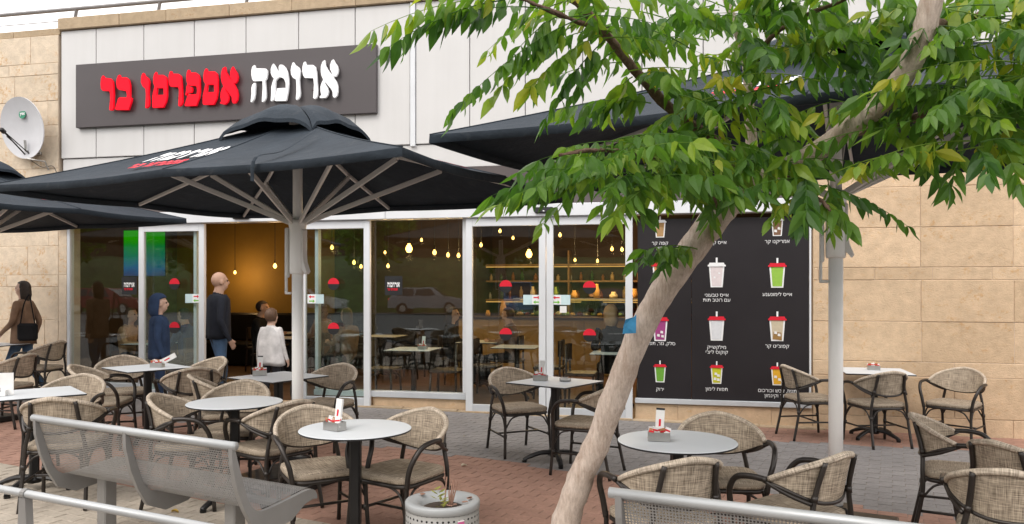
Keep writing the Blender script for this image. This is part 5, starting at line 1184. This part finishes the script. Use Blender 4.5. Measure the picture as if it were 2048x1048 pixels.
man = dict(elR=(.23, -.05, 1.13), wrR=(.245, .05, .91), paR=(.24, .085, .85), knL=(-.1, .10, .50), anL=(-.1, .06, .09), toL=(-.11, .21, .035), knR=(.1, .0, .49), anR=(.1, -.10, .10), toR=(.11, .05, .035), h0=(0, .035, 1.575), h1=(0, .02, 1.64), h2=(0, .01, 1.685), neck=(0, .005, 1.51))
person((-3.83, 10.18, gz(-3.8)), R(-52), 1.77, man, [M['skin'], M['jacket'], M['denim'], M['shoe']], 'bald person in a dark jacket and jeans at the open doorway', None, None, 1.18, 1.04, (1.46, .90, .20, .185, .135, .15, M['jacket']))
kid = dict(elL=(-.22, -.02, 1.15), elR=(.22, -.02, 1.15), wrL=(-.27, .03, .93), wrR=(.27, .03, .93), paL=(-.28, .05, .865), paR=(.28, .05, .865))
person((-3.06, 9.92, gz(-3.0)), R(-12), 1.30, kid, [M['skin2'], M['hoodie_white'], M['trouser'], M['shoe']], 'child in a pale hooded top seen from behind in the doorway', 'short', M['hair_brown'], 1.1, 1.25, (1.45, .80, .20, .25, .13, .17, M['hoodie_white']))
person((-4.28, 9.45, gz(-4.2)), R(-62), 1.47, {}, [M['skin2'], M['hoodie_blue'], M['hoodie_blue'], M['shoe']], 'child in a navy hooded top in front of the left door leaf', 'hood', M['hoodie_blue'], 1.08, 1.12, (1.45, .84, .185, .20, .13, .15, M['hoodie_blue']))
SIT = dict(pelvis=(0, -.05, .52), spine=(0, -.05, .68), chest=(0, -.03, .87), nb=(0, -.02, 1.02), neck=(0, -.0, 1.09), h0=(0, .03, 1.15), h1=(0, .03, 1.22), h2=(0, .02, 1.28), shL=(-.165, -.02, .98), shR=(.165, -.02, .98), elL=(-.23, .08, .75), elR=(.23, .08, .75), wrL=(-.14, .27, .76), wrR=(.14, .27, .76), paL=(-.10, .33, .77), paR=(.10, .33, .77), hiL=(-.09, .02, .50), hiR=(.09, .02, .50), knL=(-.11, .42, .50), knR=(.11, .42, .50), anL=(-.11, .40, .09), anR=(.11, .40, .09), toL=(-.12, .54, .035), toR=(.12, .54, .035))
def sit(u, v, rz, mats, label, hair, hm, H=1.72):
    p = FW(u, v, 0); person((p.x, p.y, 0), FA + rz, H, SIT, mats, label, hair, hm)
u, z = fpos(1222, 640, .95); sit(u, .95, R(10), [M['scarf'], M['black_cloth'], M['black_cloth'], M['shoe']], 'seated person in a peach headscarf and black top behind the right closed door', 'hood', M['scarf'], 1.82)
sit(-5.55, 2.55, R(-80), [M['skin'], M['black_cloth'], M['trouser'], M['shoe']], 'seated dark haired person deep in the doorway at the left', 'short', M['hair_dark'], 1.84)
sit(-4.45, 2.65, R(80), [M['skin'], M['coat'], M['trouser'], M['shoe']], 'seated red brown haired person deep in the doorway beside the pole', 'long', M['hair_brown'], 1.82)
sit(-3.55, 1.7, R(70), [M['skin'], M['coat'], M['trouser'], M['shoe']], 'seated person behind the right open door leaf', 'long', M['hair_brown'])

sit(-7.0, 1.05, R(-85), [M['skin'], M['scarf'], M['trouser'], M['shoe']], 'seated person at the left side of the left window table', 'long', M['hair_brown'])
sit(-6.0, 1.05, R(85), [M['skin'], M['hoodie_blue'], M['trouser'], M['shoe']], 'seated person at the right side of the left window table', 'short', M['hair_dark'])
sit(-1.08, 2.45, R(85), [M['skin'], M['coat'], M['trouser'], M['shoe']], 'seated person deep behind the left closed door', 'short', M['hair_brown'])
sit(-2.05, 2.45, R(-85), [M['skin2'], M['black_cloth'], M['trouser'], M['shoe']], 'seated person deep behind the middle window', 'long', M['hair_dark'])
for k_, (u_, lb_, mt_) in enumerate(((-.1, 'server in black standing behind the counter', 'black_cloth'), (1.0, 'server in a pale top standing behind the counter', 'hoodie_white'))):
    p_ = FW(u_, 5.6, 0); person((p_.x, p_.y, 0), FA + R(180 - 20 * k_), 1.72, {}, [M['skin'], M[mt_], M['trouser'], M['shoe']], lb_, 'short', M['hair_dark'])

# ------------------------------------------------------------------ across the street (seen mirrored in the glass)
def SW(s_, t_, z=0): p = SD * s_ + TD * t_; return Vector((p.x, p.y, z))
M['grass'] = plain('verge_grass', (.05, .085, .022), .95, 0, .4, 1.5, .5, 20)
b = MB(); b.sheet([[SW(s_, t_, z) for s_ in (-130, -60, 0, 60, 130)] for t_, z in ((-29, -.05), (-29.2, .35), (-38, 3.4), (-44, 4.0), (-70, 5))], flip=False)
tag(b.build('grass_bank', M['grass'], None, True), 'grassy bank across the street', kind='structure')
b = MB(); b.sheet([[SW(s_, t_, gz(SW(s_, t_).x) - .02) for s_ in (-60, 60)] for t_ in (-8.3, -8.0)]); tag(b.build('road_line', M['paper']), 'white painted road line', kind='structure')
rw = thing('retaining_wall', SW(0, -47), SA, 'tall dark stone retaining wall across the street', 'wall')
b = MB(); b.bbox((0, 0, 6), (240, 1, 9), .05); b.build('wall_face', M['int_dark'], rw)
def far_tree_mesh():
    q = random.Random(8); b = MB(); 
    for k in range(2600):
        a = q.uniform(0, 6.28); ph = math.acos(q.uniform(-1, 1)); r_ = 2.3 * (q.random() ** .35) * (1 + .25 * math.sin(3 * a) * math.sin(2 * ph)); p = Vector((r_ * math.sin(ph) * math.cos(a), r_ * math.sin(ph) * math.sin(a), 4.0 + r_ * .95 * math.cos(ph)))
        u_ = Vector((q.uniform(-1, 1), q.uniform(-1, 1), q.uniform(-1, 1))).normalized() * .2; w = Vector((q.uniform(-1, 1), q.uniform(-1, 1), q.uniform(-1, 1))).normalized() * .12; o = len(b.v); b.v += [p - u_, p + w, p + u_, p - w]; b.face((o, o + 1, o + 2, o + 3))
    return b.mesh('crown', M['leaf'])
ctr = far_tree_mesh(); b = MB(); b.tube([(0, 0, -.3), (.05, 0, 1.4), (.0, .1, 3.2)], [.2, .15, .08], 8)
for k in range(5): b.tube([(0, 0, 1.9 + .2 * k), (math.cos(k * 1.3) * 1.1, math.sin(k * 1.3) * 1.1, 3.6 + .2 * k)], [.08, .03], 6)
ttr = b.mesh('trunk', M['bark_dark'], True)
FT = [(-55, -33, 1.1, 1), (-43, -31, 1.0, 1.2), (-33, -33, 1.2, 2), (-24, -31.5, .95, 1.2), (-13, -34, 1.3, 1.5), (-4, -32, 1.1, 1.2), (8, -33, 1.2, 1.5), (22, -33, 1.2, 1.5)]
for k, (s_, t_, sc, zb) in enumerate(FT):
    p = SW(s_, t_, zb * .6); o = thing('far_tree', p, k * 1.7, 'leafy roadside tree across the street, mirrored in the glass', 'tree', 'trees across the street'); o.scale = (sc, sc, sc); link('trunk', ttr, o); tag(link('crown', ctr, o), kind='stuff')
M['tyre'] = plain('tyre', (.015, .015, .015), .8); M['car_glass'] = plain('car_glass', (.02, .025, .03), .08, 0, .05); M['tail'] = emis('lit_tail_lamp', (1, .05, .02), 2.5); M['lamp_white'] = plain('headlamp', (.7, .7, .68), .2)
def car(s_, t_, rz, col, label, van=False):
    o = thing('parked_car', SW(s_, t_, gz(SW(s_, t_).x) - .07), SA + rz, label, 'car', 'cars parked across the street'); pm_ = plain('car_paint', col, .25, .1, .04)
    L = 2.2; low = [(-L, .35), (-L, .75), (-L + .1, .95), (-1.2, 1.0), (1.0, .98), (L - .15, .82), (L, .6), (L, .35)]
    if van: low = [(-L, .35), (-L, .95), (L - 1.1, 1.05), (L - .1, .85), (L, .6), (L, .35)]
    b = MB(); b.prism(low, -.86, .86, 1); b.build('body', pm_, o)
    top = [(-2.05, .95), (-1.75, 1.48), (.35, 1.5), (1.05, .97)] if not van else [(-2.15, .95), (-2.1, 1.85), (.8, 1.85), (1.35, 1.02)]
    b = MB(); n = len(top)
    for y_, kk in ((-.80, 1), (.80, 1)):
        for x_, z_ in top: b.v.append(Vector((x_, y_ * (.82 if z_ > 1.2 else 1), z_)))
    for k in range(n): b.face((k, (k + 1) % n, n + (k + 1) % n, n + k), 0)
    b.face(range(n)); b.face([n + k for k in range(n)][::-1]); b.build('cabin', pm_, o)
    zt = top[1][1]
    for y_ in (-1, 1):
        for x0, x1 in ((-1.65, -.75), (-.68, .25)) if not van else ((-.2, .75),):
            b = MB(); ya, yb = y_ * .806, y_ * .69; b.v = [Vector((x0, ya, 1.02)), Vector((x1 + .3 * (x1 > .1), ya, 1.02)), Vector((x1, yb, zt - .06)), Vector((x0 + .12, yb, zt - .06))]; b.face((0, 1, 2, 3)); b.build('side_window', M['car_glass'], o)
    b = MB(); x0, z0_, x1, z1_ = top[2][0] + .05, top[2][1] - .05, top[3][0] + .02, top[3][1] + .05; b.v = [Vector((x1, -.72, z1_)), Vector((x1, .72, z1_)), Vector((x0 + .02, .6, z0_)), Vector((x0 + .02, -.6, z0_))]; b.face((0, 1, 2, 3)); b.build('windscreen', M['car_glass'], o)
    for y_ in (-.6, .6):
        b = MB(); b.bbox((-L - .005, y_, .82), (.03, .3, .14), .01); b.build('tail_lamp', M['tail'], o); b = MB(); b.bbox((L + .003, y_, .68), (.03, .34, .13), .01); b.build('headlamp', M['lamp_white'], o)
    for x_ in (-1.35, 1.35):
        for y_ in (-.78, .78):
            w = MB(); w.tube([(x_, y_ - .1, .32), (x_, y_ + .1, .32)], .32, 20); w = w.build('wheel', M['tyre'], o); h_ = MB(); sgn = 1 if y_ > 0 else -1; h_.tube([(x_, y_ + sgn * .09, .32), (x_, y_ + sgn * .11, .32)], .2, 14); h_.build('rim', M['steel'], w)
car(-8.5, -26.5, R(5), (.28, .30, .33), 'silver estate car parked across the street, mirrored in the middle window')
car(-3.2, -25, R(95), (.12, .22, .4), 'blue van parked across the street, mirrored in the middle window', True)
car(1.6, -23.5, R(88), (.03, .03, .035), 'dark car with lit tail lamps across the street, mirrored in the left closed door')
car(-15.5, -26.5, R(2), (.4, .41, .43), 'grey car parked across the street left of the silver estate')
car(-27, -26.5, R(4), (.2, .03, .03), 'red car parked across the street below the trees')
